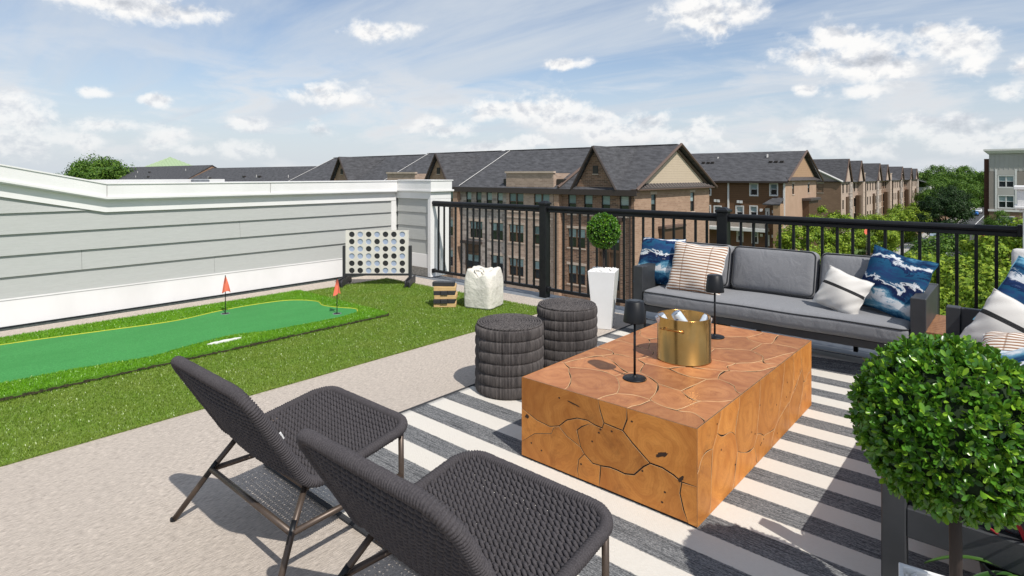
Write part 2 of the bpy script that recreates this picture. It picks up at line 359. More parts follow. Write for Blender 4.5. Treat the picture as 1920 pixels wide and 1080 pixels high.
# ------------------------------------------------------------------ left parapet wall with lap siding
def siding_mat():
    m, nt, b = newmat('siding_board'); b.inputs['Roughness'].default_value = .6
    v = GEO(nt)
    g = NOISE(nt, VM(nt, 'MULTIPLY', v, (1, 2.2, 26)), 3, 5, .6, 1.2)
    c = MIX(nt, MAPR(nt, g, .3, .7), (.385, .392, .378), (.425, .432, .418))
    nt.links.new(c, b.inputs['Base Color']); bump(nt, b, g, .22, .008)
siding_mat()
XW = -7.25
wl = thing('parapet_wall', 'long white and pale grey lap-sided parapet wall on the left of the roof deck', 'wall', (XW, 2.5, 0), world=True)
MB().box((XW-.22, -4, -.02), (XW-.02, 5.95, 1.2)).build('wall_core', 'white_trim', wl)
def slope_z(y): return 0.0 if y > 1.80 else (1.80-y)*.222
zc = [.286+.2005*i for i in range(7)]
random.seed(3)
for i in range(6):
    z0, z1 = zc[i], zc[i]+.2005
    cuts = sorted([-4, 5.80]+[[2.9], [1.6], [3.2], [.6], [4.3], [-2]][i])
    for a, b in zip(cuts[:-1], cuts[1:]):
        lim = lambda y: 1.085+slope_z(y)
        m = MB(); ys = np.linspace(a+.0012, b-.0012, max(6, int((b-a)/.04)) if i >= 3 else 6)
        top = [min(z1+.012, lim(y)) for y in ys]; ok = [t > z0+.01 for t in top]
        ys2 = [y for y, k in zip(ys, ok) if k]; tp = [t for t, k in zip(top, ok) if k]
        if len(ys2) < 2: continue
        vs = []
        for y, t in zip(ys2, tp): vs += [(XW+.026, y, z0), (XW+.002, y, t), (XW-.019, y, t), (XW+.006, y, z0)]
        fs = []; n = len(ys2)
        for k in range(n-1):
            for j in range(4): fs.append((k*4+j, (k+1)*4+j, (k+1)*4+(j+1) % 4, k*4+(j+1) % 4))
        fs += [(0, 1, 2, 3), (4*n-1, 4*n-2, 4*n-3, 4*n-4)]
        m.add(vs, fs).build('siding_board', 'siding_board', wl)
MB().cbox((XW-.015, -4, .020), (XW+.030, 5.56, .268), .003).build('skirting_board', 'white_trim', wl)
MB().box((XW-.012, -4, .2685), (XW+.036, 5.555, .284)).build('drip_edge', 'white_trim', wl)
MB().box((XW-.018, -4, -.024), (XW+.012, 5.56, .018)).build('base_gap', 'dark_gap', wl)
MB().cbox((XW-.014, 5.47, .288), (XW+.030, 5.560, 1.06), .003).build('corner_board', 'white_trim', wl)
def ribbon(y0, y1, fz0, fz1, x0, x1):
    ys = [y for y in (y0, 1.80, y1) if y0 <= y <= y1]; m = MB(); vs = []
    for y in ys: vs += [(x0, y, fz0+slope_z(y)), (x1, y, fz0+slope_z(y)), (x1, y, fz1+slope_z(y)), (x0, y, fz1+slope_z(y))]
    fs = []; n = len(ys)
    for k in range(n-1):
        for j in range(4): fs.append((k*4+j, k*4+(j+1) % 4, (k+1)*4+(j+1) % 4, (k+1)*4+j))
    fs += [(3, 2, 1, 0), (4*n-4, 4*n-3, 4*n-2, 4*n-1)]
    return m.add(vs, fs)
ribbon(-4, 5.551, 1.062, 1.185, XW-.2, XW+.034).build('frieze_board', 'white_trim', wl)
ribbon(-4, 5.95, 1.186, 1.352, XW-.24, XW+.085).build('coping_fascia', 'white_trim', wl)
ribbon(-4, 5.52, 1.200, 1.222, XW+.086, XW+.102).build('coping_lip', 'white_trim', wl)
ribbon(-4, 5.95, 1.3525, 1.366, XW-.28, XW+.095).build('coping_cap', 'white_trim', wl)
for y in (1.80, 3.55): MB().box((XW+.0855, y-.003, 1.226), (XW+.0885, y+.003, 1.35)).build('coping_seam', 'seam_grey', wl)
# end pier where the railing starts
pr_ = thing('wall_pier', 'white and grey sided wall end pier behind the game board where the railing starts', 'pier', (-6.56, 5.6, 0), world=True)
px0, px1, py0, py1 = -7.214, -6.43, 5.565, 5.95
MB().box((px0+.02, py0+.03, .0), (px1-.02, py1, 1.22)).build('pier_core', 'white_trim', pr_)
MB().box((px0, py0-.006, -.02), (px1-.04, py0+.028, .10)).build('stone_base', 'stone_kerb', pr_)
MB().cbox((px0, py0, .102), (px1-.055, py0+.028, .30), .003).build('skirting_board', 'white_trim', pr_)
for i in range(4):
    z = .302+i*.2
    vs = []
    for x in (px0+.01, px1-.056): vs += [(x, py0+.006, z), (x, py0+.02, z+.204), (x, py0+.029, z+.204), (x, py0+.029, z)]
    MB().add(vs, [(0,1,2,3),(7,6,5,4),(0,4,5,1),(1,5,6,2),(2,6,7,3),(3,7,4,0)]).build('siding_board', 'siding_board', pr_)
MB().cbox((px1-.053, py0-.012, -.02), (px1+.012, py1, 1.10), .003).build('corner_board', 'white_trim', pr_)
MB().cbox((px0, py0-.012, 1.102), (px1+.012, py1, 1.205), .003).build('frieze_board', 'white_trim', pr_)
MB().cbox((px0+.06, py0-.04, 1.206), (px1+.05, py1+.03, 1.235), .004).build('coping_lip', 'white_trim', pr_)
MB().cbox((px0+.055, py0-.025, 1.236), (px1+.035, py1, 1.362), .003).build('coping_fascia', 'white_trim', pr_)
MB().cbox((px0+.065, py0-.035, 1.363), (px1+.045, py1+.02, 1.378), .003).build('coping_cap', 'white_trim', pr_)
# right-hand pier at the end of the railing
p2 = thing('wall_pier', 'white panelled pier with moulded cap at the right end of the railing', 'pier', (.12, 5.6, 0), world=True)
MB().cbox((-.012, 5.50, -.02), (.42, 5.72, 1.19), .004).build('pier_shaft', 'white_trim', p2)
for k, (e, z0, z1) in enumerate(((.02, 1.19, 1.21), (.046, 1.21, 1.232), (.032, 1.232, 1.345), (.05, 1.345, 1.372))):
    MB().cbox((-.012-e, 5.50-e, z0+.0005), (.42+e, 5.72+e, z1), .004).build('cap_moulding', 'white_trim', p2)
# further white parapet beyond the wall
fp = MB().box((-9.6, -4, -1), (-9.35, 3.9, 1.385)).build('far_parapet', 'white_trim')
tag(fp, 'low white parapet beyond the siding wall, seen just over its coping', 'wall')
vent = MB().cbox((-9.33, 3.40, 1.0), (-9.20, 3.62, 1.384), .01).build('roof_vent', 'flashing'); tag(vent, 'small grey box at the end of the white parapet beyond the wall', 'vent')
# ------------------------------------------------------------------ railing
rl = thing('railing', 'black metal balustrade along the far edge of the roof deck', 'railing', (-3.2, 5.6, 0), world=True)
YR = 5.6
posts = [-4.38, -2.19]
spans = [(-6.415, -4.43), (-4.33, -2.24), (-2.14, -.0425)]
for p in posts:
    o = MB().cbox((p-.05, YR-.05, -.03), (p+.05, YR+.05, 1.09), .005).build('post', 'black_metal', rl)
    q = MB().cbox((p-.062, YR-.062, 1.0905), (p+.062, YR+.062, 1.115), .004)
    q.add([(p-.055, YR-.055, 1.1152), (p+.055, YR-.055, 1.1152), (p+.055, YR+.055, 1.1152), (p-.055, YR+.055, 1.1152), (p-.02, YR-.02, 1.138), (p+.02, YR-.02, 1.138), (p+.02, YR+.02, 1.138), (p-.02, YR+.02, 1.138)],
          [(0,1,5,4),(1,2,6,5),(2,3,7,6),(3,0,4,7),(4,5,6,7)]).build('post_cap', 'black_metal', rl)
bal = None
for a, b in spans:
    MB().tube([(a, YR, 1.052), (b, YR, 1.052)], .027, 12).build('top_rail', 'black_metal', rl, smooth=False)
    MB().cbox((a, YR-.018, 1.0), (b, YR+.018, 1.03), .003).build('top_channel', 'black_metal', rl)
    MB().cbox((a, YR-.02, .055), (b, YR+.02, .092), .004).build('bottom_rail', 'black_metal', rl)
    for e in (a+.015, b-.015): MB().cbox((e-.015, YR-.032, .045), (e+.015, YR+.032, .102), .004).build('rail_bracket', 'black_metal', rl)
    n = round((b-a)/.1145)
    for i in range(1, n):
        x = a+(b-a)*i/n
        if bal is None:
            bal = MB().cbox((-.011, -.011, 0), (.011, .011, .906), .002).build('baluster', 'black_metal', rl); bal.location = Vector((x, YR, .0925))-rl.location
        else:
            o = bal.copy(); COL.objects.link(o); o.parent = rl; o.location = Vector((x, YR, .0925))-rl.location
    if b > -1: MB().cbox((-.042, YR-.04, 1.005), (-.0125, YR+.04, 1.09), .004).build('rail_bracket', 'black_metal', rl)
# ------------------------------------------------------------------ striped rug
def rug_mat():
    m, nt, b = newmat('rug'); b.inputs['Roughness'].default_value = .95; b.inputs['Specular IOR Level'].default_value = .1
    v = GEO(nt); s = N(nt, 'ShaderNodeSeparateXYZ', {0: v})
    yy = s.outputs[1]
    f = MATH(nt, 'FRACT', MATH(nt, 'ADD', MATH(nt, 'DIVIDE', MATH(nt, 'SUBTRACT', yy, 2.355), .2715), 40.5))
    dd = MATH(nt, 'ABSOLUTE', MATH(nt, 'SUBTRACT', f, .5))
    jit = MATH(nt, 'MULTIPLY', MATH(nt, 'SUBTRACT', NOISE(nt, VM(nt, 'MULTIPLY', v, (60, 200, 1)), 1, 2), .5), .05)
    band = MAPR(nt, MATH(nt, 'ADD', dd, jit), .262, .244)
    sp = NOISE(nt, VM(nt, 'MULTIPLY', v, (110, 330, 50)), 1, 3, .7)
    line = NOISE(nt, VM(nt, 'MULTIPLY', v, (3.5, 230, 1)), 1, 2, .6)
    dark = MIX(nt, MAPR(nt, sp, .36, .66), (.055, .058, .064), (.31, .312, .315))
    dark = MIX(nt, MAPR(nt, line, .50, .64, 0, .85), dark, (.028, .03, .034))
    cr = MIX(nt, NOISE(nt, VM(nt, 'MULTIPLY', v, (90, 220, 50)), 1, 3), (.58, .545, .49), (.68, .645, .59))
    cr = MIX(nt, MAPR(nt, NOISE(nt, v, 2.2, 5), .45, .75, 0, .22), cr, (.55, .51, .46))
    nt.links.new(MIX(nt, band, cr, dark), b.inputs['Base Color'])
    wv = N(nt, 'ShaderNodeTexChecker', {'Vector': v, 'Scale': 160}).outputs[1]
    bump(nt, b, MATH(nt, 'ADD', sp, MATH(nt, 'MULTIPLY', wv, .4)), .5, .004)
rug_mat()
def rug():
    xs = np.linspace(-2.84, 3.0, 150); ys = np.linspace(1.39, 5.30, 150)
    def h(x, y):
        z = .009
        yc = 4.90-.10*(x+1.0)
        a = math.exp(-((y-yc)/.11)**2)*.075*max(0, min(1, (x+2.3)/.6))*max(0, min(1, (-.15-x)/.5))
        e = .010*math.exp(-((y-1.39)/.03)**2)*(1+.4*math.sin(x*5))
        return z+a+e
    V = [(x, y, h(x, y)) for x in xs for y in ys]; n = len(ys); F = [(i*n+j, (i+1)*n+j, (i+1)*n+j+1, i*n+j+1) for i in range(len(xs)-1) for j in range(n-1)]
    m = MB().add(V, F)
    edge = [i*n for i in range(len(xs))]+[(len(xs)-1)*n+j for j in range(1, n)]+[i*n+n-1 for i in range(len(xs)-2, -1, -1)]+[j for j in range(n-2, 0, -1)]
    o = len(m.v); m.v += [(m.v[i][0], m.v[i][1], .0015) for i in edge]; k = len(edge)
    for a in range(k): m.f.append((edge[a], o+a, o+(a+1) % k, edge[(a+1) % k])); m.mi.append(0)
    return m
rg = rug().build('striped_rug', 'rug', smooth=True); tag(rg, 'cream and charcoal striped outdoor rug under the coffee table', 'rug')
def border(path, r=.007): return MB().tube(path, r, 6)
b_ = MB().tube([(-2.846, 1.39, .0085), (-2.846, 5.3, .0085)], .0075, 6).tube([(-2.846, 1.384, .013), (3.0, 1.384, .013)], .010, 6)
b_.build('rug_binding', 'piping_dark', rg)
# ------------------------------------------------------------------ artificial turf + putting mat
def grass_mat(name, c1, c2, tip):
    m, nt, b = newmat(name); b.inputs['Roughness'].default_value = .34; b.inputs['Specular IOR Level'].default_value = .55
    v = GEO(nt); n = NOISE(nt, v, 90, 2); n2 = NOISE(nt, v, 3.5, 4)
    c = MIX(nt, MAPR(nt, n, .35, .65), c1, c2); c = MIX(nt, MAPR(nt, n2, .4, .7, 0, .5), c, tip)
    nt.links.new(c, b.inputs['Base Color'])
    tr = N(nt, 'ShaderNodeBsdfTranslucent', {0: c}); mx = N(nt, 'ShaderNodeMixShader', {0: .25, 1: b.outputs[0], 2: tr.outputs[0]})
    nt.links.new(mx.outputs[0], nt.nodes['Material Output'].inputs[0])
grass_mat('turf_blade', (.205, .325, .034), (.13, .235, .022), (.26, .315, .06))
grass_mat('fringe_blade', (.17, .40, .012), (.115, .30, .009), (.22, .40, .02))
simple('turf_base', (.10, .16, .015), .95, col2=(.14, .20, .03), nscale=60); simple('fringe_base', (.08, .2, .008), .95)
def blades(name, mat, inside, box, n, h, seed, z0, wd=.0035):
    rs = np.random.RandomState(seed)
    x = rs.uniform(box[0], box[1], n); y = rs.uniform(box[2], box[3], n)
    k = inside(x, y); x = x[k]; y = y[k]; n = len(x)
    a = rs.uniform(0, 2*PI, n); ln = h*rs.uniform(.6, 1.15, n); lean = rs.uniform(.15, .95, n)*ln; la = rs.uniform(0, 2*PI, n)
    wx = np.cos(a)*wd/2; wy = np.sin(a)*wd/2
    tz = np.sqrt(np.maximum(ln**2-(lean*.85)**2, (.3*ln)**2))
    dx = np.cos(la)*lean; dy = np.sin(la)*lean
    V = np.empty((n, 5, 3)); z = np.full(n, z0)
    V[:, 0] = np.stack([x-wx, y-wy, z], 1); V[:, 1] = np.stack([x+wx, y+wy, z], 1)
    V[:, 2] = np.stack([x+wx*.9+dx*.4, y+wy*.9+dy*.4, z+tz*.62], 1); V[:, 3] = np.stack([x-wx*.9+dx*.4, y-wy*.9+dy*.4, z+tz*.62], 1)
    V[:, 4] = np.stack([x+dx, y+dy, z+tz], 1)
    b = np.arange(n)[:, None]*5
    T = np.concatenate([b+[0, 1, 2], b+[0, 2, 3], b+[3, 2, 4]], 0)
    return fastmesh(name, V.reshape(-1, 3), T, mat)
TX0, TX1, TY0, TY1 = -6.67, -3.825, -2.0, 4.97
tf = thing('artificial_turf', 'large rectangle of artificial grass laid on the deck under the putting green', 'turf', (-5.3, 1.5, 0), world=True)
MB().box((TX0, TY0, .001), (TX1, TY1, .012)).build('turf_backing', 'turf_base', tf)
MX0, MX1, MY0, MY1 = -6.64, -4.865, -2.0, 3.65
def in_mat(x, y): return (x > MX0-.01) & (x < MX1) & (y < MY1)
def mat_edge_line(y): return MX1+.012*np.sin(y*2.3)
o = blades('turf_blades', 'turf_blade', lambda x, y: ~in_mat(x, y) & (y > -.6-x*0), (TX0, TX1+.012, TY0+1.4, TY1+.012), 260000, .0185, 5, .011, .0040); stuff(o); o.parent = tf; o.location = -Vector(tf['_w'])
# the putting mat
def catmull(P, n=8):
    P = [np.array(p, float) for p in P]; out = []
    for i in range(len(P)-1):
        p0, p1, p2, p3 = P[max(i-1, 0)], P[i], P[i+1], P[min(i+2, len(P)-1)]
        for k in range(n):
            t = k/n; out.append(.5*((2*p1)+(-p0+p2)*t+(2*p0-5*p1+4*p2-p3)*t*t+(-p0+3*p1-3*p2+p3)*t**3))
    out.append(P[-1]); return out
far = [(-6.60, -2), (-6.58, .2), (-6.54, .95), (-6.42, 1.6), (-6.33, 2.15), (-6.43, 2.6), (-6.46, 3.0), (-6.38, 3.38), (-6.10, 3.56), (-5.85, 3.50), (-5.62, 3.56), (-5.44, 3.64), (-5.31, 3.58)]
near = [(-5.31, 3.58), (-5.25, 3.3), (-5.27, 2.95), (-5.30, 2.6), (-5.40, 2.3), (-5.33, 1.9), (-5.25, 1.6), (-5.31, 1.3), (-5.36, .7), (-5.36, -2)]
far = [(a*.965, b*.965) for a, b in far]; near = [(a*.965, b*.965) for a, b in near]
cf, cn = catmull(far), catmull(near)
poly = [tuple(p) for p in cf]+[tuple(p) for p in cn[1:]]
pm = thing('putting_mat', 'long putting green mat with yellow outline lying on the artificial grass', 'putting green', (-5.95, 1.0, .02), world=True)
MB().box((MX0, MY0, .0125), (MX1-.004, MY1-.004, .048)).build('mat_backing', 'fringe_base', pm)
e = MB(); rs = random.Random(4)
for side in range(2):
    n = 260
    for i in range(n):
        if side == 0: x = MX1-.004; y = MY0+(MY1-MY0)*i/n; e.box((x-.002, y, .02+rs.random()*.004), (x+.003+rs.random()*.008, y+.018+rs.random()*.008, .030+rs.random()*.010))
        else: x = MX0+(MX1-MX0)*i/n; e.box((x, MY1-.006, .02), (x+.008, MY1+.003+rs.random()*.006, .034+rs.random()*.012))
e.build('frayed_edge', 'mat_edge', pm)
def green_mat():
    m, nt, b = newmat('putting_green'); b.inputs['Roughness'].default_value = .8; b.inputs['Specular IOR Level'].default_value = .2
    v = GEO(nt); n = NOISE(nt, v, 120, 4, .75); n2 = NOISE(nt, VM(nt, 'MULTIPLY', v, (1, .35, 1)), 5, 6, .65)
    c = MIX(nt, MAPR(nt, n, .34, .66), (.030, .175, .042), (.075, .32, .088)); c = MIX(nt, MAPR(nt, n2, .42, .66, 0, .55), c, (.040, .205, .05))
    nt.links.new(c, b.inputs['Base Color']); bump(nt, b, n, .5, .004)
green_mat()
def plane_poly(poly, z0, z1):
    return MB().prism(poly, lambda u, v, t: (u, v, t), z0, z1)
m = plane_poly(poly[::-1], .0485, .055); m.build('putting_surface', 'putting_green', pm)
ln = [(p[0], p[1], .056) for p in cf]; MB().tube(ln, .0055, 6).build('yellow_outline', 'yellow_line', pm)
PA = np.array(poly)
def in_poly(x, y):
    r = np.zeros(len(x), bool); n = len(PA); j = n-1
    for i in range(n):
        xi, yi = PA[i]; xj, yj = PA[j]
        r ^= ((yi > y) != (yj > y)) & (x < (xj-xi)*(y-yi)/(yj-yi+1e-12)+xi); j = i
    return r
sand = catmull([(-5.24, 2.02), (-5.27, 2.10), (-5.26, 2.22), (-5.235, 2.36), (-5.215, 2.24), (-5.205, 2.12), (-5.24, 2.02)], 5)
sand = [(p[0]-.02, p[1]) for p in sand[:-1]]
SA = np.array(sand)
def in_sand(x, y): return ((x+5.06)/.028)**2+((y-2.11)/.14)**2 < 1
o = blades('fringe_blades', 'fringe_blade', lambda x, y: ~in_poly(x, y) & ~in_sand(x, y), (MX0, MX1+.004, MY0+1.4, MY1+.004), 150000, .019, 8, .047, .0038); stuff(o); o.parent = pm; o.location = -Vector(pm['_w'])
MB().prism([(-5.06+.028*(1+.3*math.sin(t*2.3))*math.cos(t*PI/12), 2.11+.14*math.sin(t*PI/12)) for t in range(24)], lambda u, v, t: (u, v, t), .048, .058).build('sand_patch', 'sand_white', pm)
def flag(x, y, hgt, turn, label):
    f = thing('golf_flag', label, 'flag', (x, y, .0555), 0, 'putting flags')
    MB().lathe([(.0, .0005), (.036, .0005), (.036, .002), (.042, .002), (.043, .0), (.042, -.004)], 24).build('cup_ring', 'flashing', f)
    MB().lathe([(.0, .0011), (.034, .0011)], 24).build('cup_hole', 'cup_dark', f)
    MB().tube([(0, 0, 0), (0, 0, hgt)], .0045, 8).build('flag_stick', 'black_metal', f)
    # hanging triangular cloth, folded in gentle waves
    V = []; n = 10; k = 9
    for i in range(n+1):
        t = i/n
        for j in range(k+1):
            s = j/k; wdt = .056*t**.8*(1.0)
            xx = (s-.45)*2*wdt*.8; yy = .012*math.sin(s*7+t*2)*t
            px_, py_ = rot2(xx, yy, turn); V.append((px_, py_, hgt-.006-t*.165-.012*math.cos(s*5)*t))
    F = [(i*(k+1)+j, i*(k+1)+j+1, (i+1)*(k+1)+j+1, (i+1)*(k+1)+j) for i in range(n) for j in range(k)]
    mm = MB().add(V, F); mm.add([(v[0]+.001, v[1]+.0015, v[2]) for v in V], [q[::-1] for q in F]); mm.build('flag_cloth', 'flag_red', f, smooth=True)
flag(-6.05, 2.53, .385, YAW, 'orange-red flag on black stick in the nearer left cup of the putting green')
flag(-5.205, 3.27, .365, YAW+1.0, 'orange-red flag on black stick in the cup at the right end of the putting green')
# ------------------------------------------------------------------ coffee table of fitted wood pieces
def wood_mat(name, cols, side=False):
    m, nt, b = newmat(name); b.inputs['Roughness'].default_value = .5; b.inputs['Specular IOR Level'].default_value = .3
    v = OC(nt); rnd = N(nt, 'ShaderNodeObjectInfo').outputs['Random']
    off = N(nt, 'ShaderNodeCombineXYZ', {0: MATH(nt, 'MULTIPLY', rnd, 13), 1: MATH(nt, 'MULTIPLY', rnd, 7)}).outputs[0]
    w1 = N(nt, 'ShaderNodeTexNoise', {'Vector': VM(nt, 'ADD', v, off), 'Scale': 7.0, 'Detail': 4, 'Roughness': .55}).outputs[1]
    vv = VM(nt, 'ADD', v, N(nt, 'ShaderNodeVectorMath', {0: VM(nt, 'SUBTRACT', w1, (.5, .5, .5)), 3: .16}, operation='SCALE').outputs[0])
    r = N(nt, 'ShaderNodeVectorMath', {0: vv}, operation='LENGTH').outputs['Value']
    ring = MATH(nt, 'MULTIPLY_ADD', MATH(nt, 'SINE', MATH(nt, 'MULTIPLY', r, 420)), .5, .5)
    ring2 = MATH(nt, 'MULTIPLY_ADD', MATH(nt, 'SINE', MATH(nt, 'MULTIPLY', r, 95)), .5, .5)
    blot = NOISE(nt, VM(nt, 'ADD', v, off), 6, 6, .6, .8)
    c = MIX(nt, MAPR(nt, blot, .32, .66), cols[0], cols[1])
    c = MIX(nt, MATH(nt, 'MULTIPLY', MATH(nt, 'POWER', ring2, 3), .34), c, cols[2])
    c = MIX(nt, MATH(nt, 'MULTIPLY', MATH(nt, 'POWER', ring, 4), .22), c, cols[2])
    c = MIX(nt, MAPR(nt, r, .10, .20, 0, .35), c, cols[2])
    dk = NOISE(nt, VM(nt, 'ADD', v, off), 3.1, 7, .7, 1.5)
    c = MIX(nt, MAPR(nt, dk, .57, .74, 0, .7), c, cols[3])
    fine = MATH(nt, 'MULTIPLY_ADD', MATH(nt, 'SINE', MATH(nt, 'MULTIPLY', r, 1150)), .5, .5)
    c = MIX(nt, MATH(nt, 'MULTIPLY', fine, .13), c, cols[2])
    stn = NOISE(nt, VM(nt, 'ADD', VM(nt, 'MULTIPLY', v, (9, 9, 2.2)), off), 1.6, 7, .7, .6)
    c = MIX(nt, MAPR(nt, stn, .60, .78, 0, .5), c, cols[3])
    hs = N(nt, 'ShaderNodeHueSaturation', {'Value': MATH(nt, 'MULTIPLY_ADD', rnd, .35, .83), 'Color': c, 'Saturation': 1.0, 'Hue': .5, 'Fac': 1})
    nt.links.new(hs.outputs[0], b.inputs['Base Color'])
    bump(nt, b, blot, .12, .01)
wood_mat('wood_top', [(.35, .140, .055), (.48, .215, .088), (.25, .085, .034), (.17, .055, .025)])
wood_mat('wood_side', [(.49, .180, .034), (.62, .262, .060), (.34, .108, .021), (.15, .05, .014)])
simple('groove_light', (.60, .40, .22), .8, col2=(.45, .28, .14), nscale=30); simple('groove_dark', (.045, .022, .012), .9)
TBX0, TBX1, TBY0, TBY1, TBZ = -1.94, -1.005, 2.29, 3.99, .415
def vnoise(seed):
    rs = np.random.RandomState(seed); k = rs.uniform(-1, 1, (6, 2)); ph = rs.uniform(0, 6.28, (6, 2)); fr = np.array([4, 6, 9, 13, 19, 27.])
    def f(p):
        a = np.array([0., 0.])
        for i in range(6):
            d = k[i]/np.linalg.norm(k[i])*fr[i]
            a += np.array([math.sin(d@p+ph[i][0]), math.cos(d@p*1.1+ph[i][1])])*(.45/fr[i])
        return a
    return f
def voronoi(seeds, W, H):
    out = []
    for i, s in enumerate(seeds):
        P = [np.array(q, float) for q in ((0, 0), (W, 0), (W, H), (0, H))]
        for j, t in enumerate(seeds):
            if i == j: continue
            n = t-s; c = n@(s+t)/2; Q = []
            for k in range(len(P)):
                a, b = P[k], P[(k+1) % len(P)]; da, db = n@a-c, n@b-c
                if da <= 0: Q.append(a)
                if (da < 0 < db) or (db < 0 < da): Q.append(a+(b-a)*da/(da-db))
            P = Q
            if not P: break
        if len(P) > 2: out.append(P)
    return out
def refine(P, W, H, warp, amp=1.0):
    out = []; n = len(P)
    for k in range(n):
        a, b = P[k], P[(k+1) % n]; L = np.linalg.norm(b-a); m = max(1, int(L/.022))
        for i in range(m):
            p = a+(b-a)*i/m
            w = warp(p)*amp; q = np.array([p[0]+np.clip(w[0], -.5*p[0], .5*(W-p[0])), p[1]+np.clip(w[1], -.5*p[1], .5*(H-p[1]))])
            if p[0] < 1e-6 or p[0] > W-1e-6: q[0] = p[0]
            if p[1] < 1e-6 or p[1] > H-1e-6: q[1] = p[1]
            out.append(q)
    return out
def inset(P, d, W=None, H=None, vary=False):
    n = len(P); out = []
    A = sum(P[i][0]*P[(i+1) % n][1]-P[(i+1) % n][0]*P[i][1] for i in range(n)); sg = 1 if A > 0 else -1
    for i in range(n):
        a, b, c = np.array(P[i-1]), np.array(P[i]), np.array(P[(i+1) % n])
        t = (c-a); t = t/(np.linalg.norm(t)+1e-9); nrm = np.array([-t[1], t[0]])*sg
        dd = d*(.25+1.5*max(0, math.sin(b[0]*37+1.3)*math.cos(b[1]*29+.4)+.25)) if vary else d
        q = b+nrm*dd
        if W is not None:
            if b[0] < 1e-6 or b[0] > W-1e-6: q[0] = b[0]
            if b[1] < 1e-6 or b[1] > H-1e-6: q[1] = b[1]
        out.append(q)
    return out
tb = thing('coffee_table', 'block coffee table of fitted honey-brown wood slices with dark crooked joints', 'coffee table', (-1.47, 3.14, .012), world=True)
MB().box((TBX0+.0045, TBY0+.0045, .012), (TBX1-.0045, TBY1-.0045, TBZ-.012)).build('core', 'groove_dark', tb)
MB().box((TBX0+.005, TBY0+.005, TBZ-.0119), (TBX1-.005, TBY1-.005, TBZ-.0065)).build('groove_floor', 'groove_dark', tb)
def piece(poly, fn, gap, depth, mat, mside, vary, W, H, cham=.0022):
    A = sum(poly[i][0]*poly[(i+1) % len(poly)][1]-poly[(i+1) % len(poly)][0]*poly[i][1] for i in range(len(poly)))
    if A < 0: poly = poly[::-1]
    p0 = inset(poly, gap, W, H, vary); p1 = inset(p0, cham, W, H)
    cen = np.mean([np.array(fn(*q, 0)) for q in p0], 0)
    n = len(p0); vs = [fn(*q, -depth) for q in p0]+[fn(*q, -cham) for q in p0]+[fn(*q, 0) for q in p1]
    m = MB(); m.add(vs, [tuple(range(2*n, 3*n))], 0)
    for i in range(n):
        j = (i+1) % n
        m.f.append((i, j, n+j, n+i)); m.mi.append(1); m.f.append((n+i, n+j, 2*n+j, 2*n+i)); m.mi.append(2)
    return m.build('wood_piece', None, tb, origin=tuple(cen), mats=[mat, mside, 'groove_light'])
W, H = TBX1-TBX0-.010, TBY1-TBY0-.010
rs = np.random.RandomState(11); seeds = []
for j in range(8):
    for i in range(4): seeds.append(np.array([(i+.5+(.28 if j % 2 else -.2)+rs.uniform(-.3, .3))/4*W, (j+.5+rs.uniform(-.33, .33))/8*H]))
seeds = [np.clip(s, (.03, .03), (W-.03, H-.03)) for s in seeds]
wp = vnoise(4)
for P in voronoi(seeds, W, H):
    g = rs.choice([.0008, .0013, .0020, .0028])
    piece(refine(P, W, H, wp, .55), lambda u, v, t: (TBX0+.005+u, TBY0+.005+v, TBZ+t), g*1.6, .006, 'wood_top', 'groove_dark', True, W, H, .0017)
FR = [[(-1.94,.413),(-1.48,.413),(-1.468,.366),(-1.448,.313),(-1.458,.286),(-1.498,.289),(-1.54,.299),(-1.598,.293),(-1.658,.266),(-1.703,.224),(-1.761,.205),(-1.844,.215),(-1.94,.25)],
[(-1.48,.413),(-1.329,.413),(-1.329,.362),(-1.35,.306),(-1.398,.309),(-1.448,.313),(-1.468,.366)],
[(-1.329,.413),(-1.005,.413),(-1.005,.172),(-1.07,.168),(-1.108,.187),(-1.159,.201),(-1.216,.201),(-1.256,.23),(-1.303,.265),(-1.35,.306),(-1.329,.362)],
[(-1.458,.286),(-1.448,.313),(-1.398,.309),(-1.35,.306),(-1.303,.265),(-1.256,.23),(-1.216,.201),(-1.247,.176),(-1.293,.124),(-1.34,.112),(-1.379,.116),(-1.418,.116),(-1.466,.106),(-1.509,.103),(-1.556,.132),(-1.577,.16),(-1.598,.234),(-1.572,.259),(-1.529,.287),(-1.498,.289)],
[(-1.703,.224),(-1.658,.266),(-1.598,.293),(-1.54,.299),(-1.498,.289),(-1.529,.283),(-1.572,.259),(-1.598,.234),(-1.577,.16),(-1.658,.189)],
[(-1.94,.075),(-1.856,.141),(-1.749,.174),(-1.738,.203),(-1.703,.224),(-1.658,.189),(-1.577,.16),(-1.556,.132),(-1.588,.095),(-1.595,.039),(-1.588,.004),(-1.94,.004)],
[(-1.94,.25),(-1.844,.215),(-1.761,.205),(-1.703,.224),(-1.738,.203),(-1.749,.174),(-1.856,.141),(-1.94,.075)],
[(-1.556,.132),(-1.509,.103),(-1.466,.106),(-1.47,.055),(-1.473,.004),(-1.588,.004),(-1.595,.039),(-1.588,.095)],
[(-1.466,.106),(-1.418,.116),(-1.379,.116),(-1.34,.112),(-1.293,.124),(-1.247,.176),(-1.216,.201),(-1.159,.201),(-1.108,.187),(-1.07,.168),(-1.078,.119),(-1.062,.055),(-1.043,.004),(-1.473,.004),(-1.47,.055)],
[(-1.07,.168),(-1.005,.172),(-1.005,.004),(-1.043,.004),(-1.062,.055),(-1.078,.119)]]
W = TBX1-TBX0; H = TBY1-TBY0-.0046; Hf = TBZ-.002
gaps = [.0022, .0022, .003, .0024, .0018, .0012, .0010, .0018, .0028, .0016]
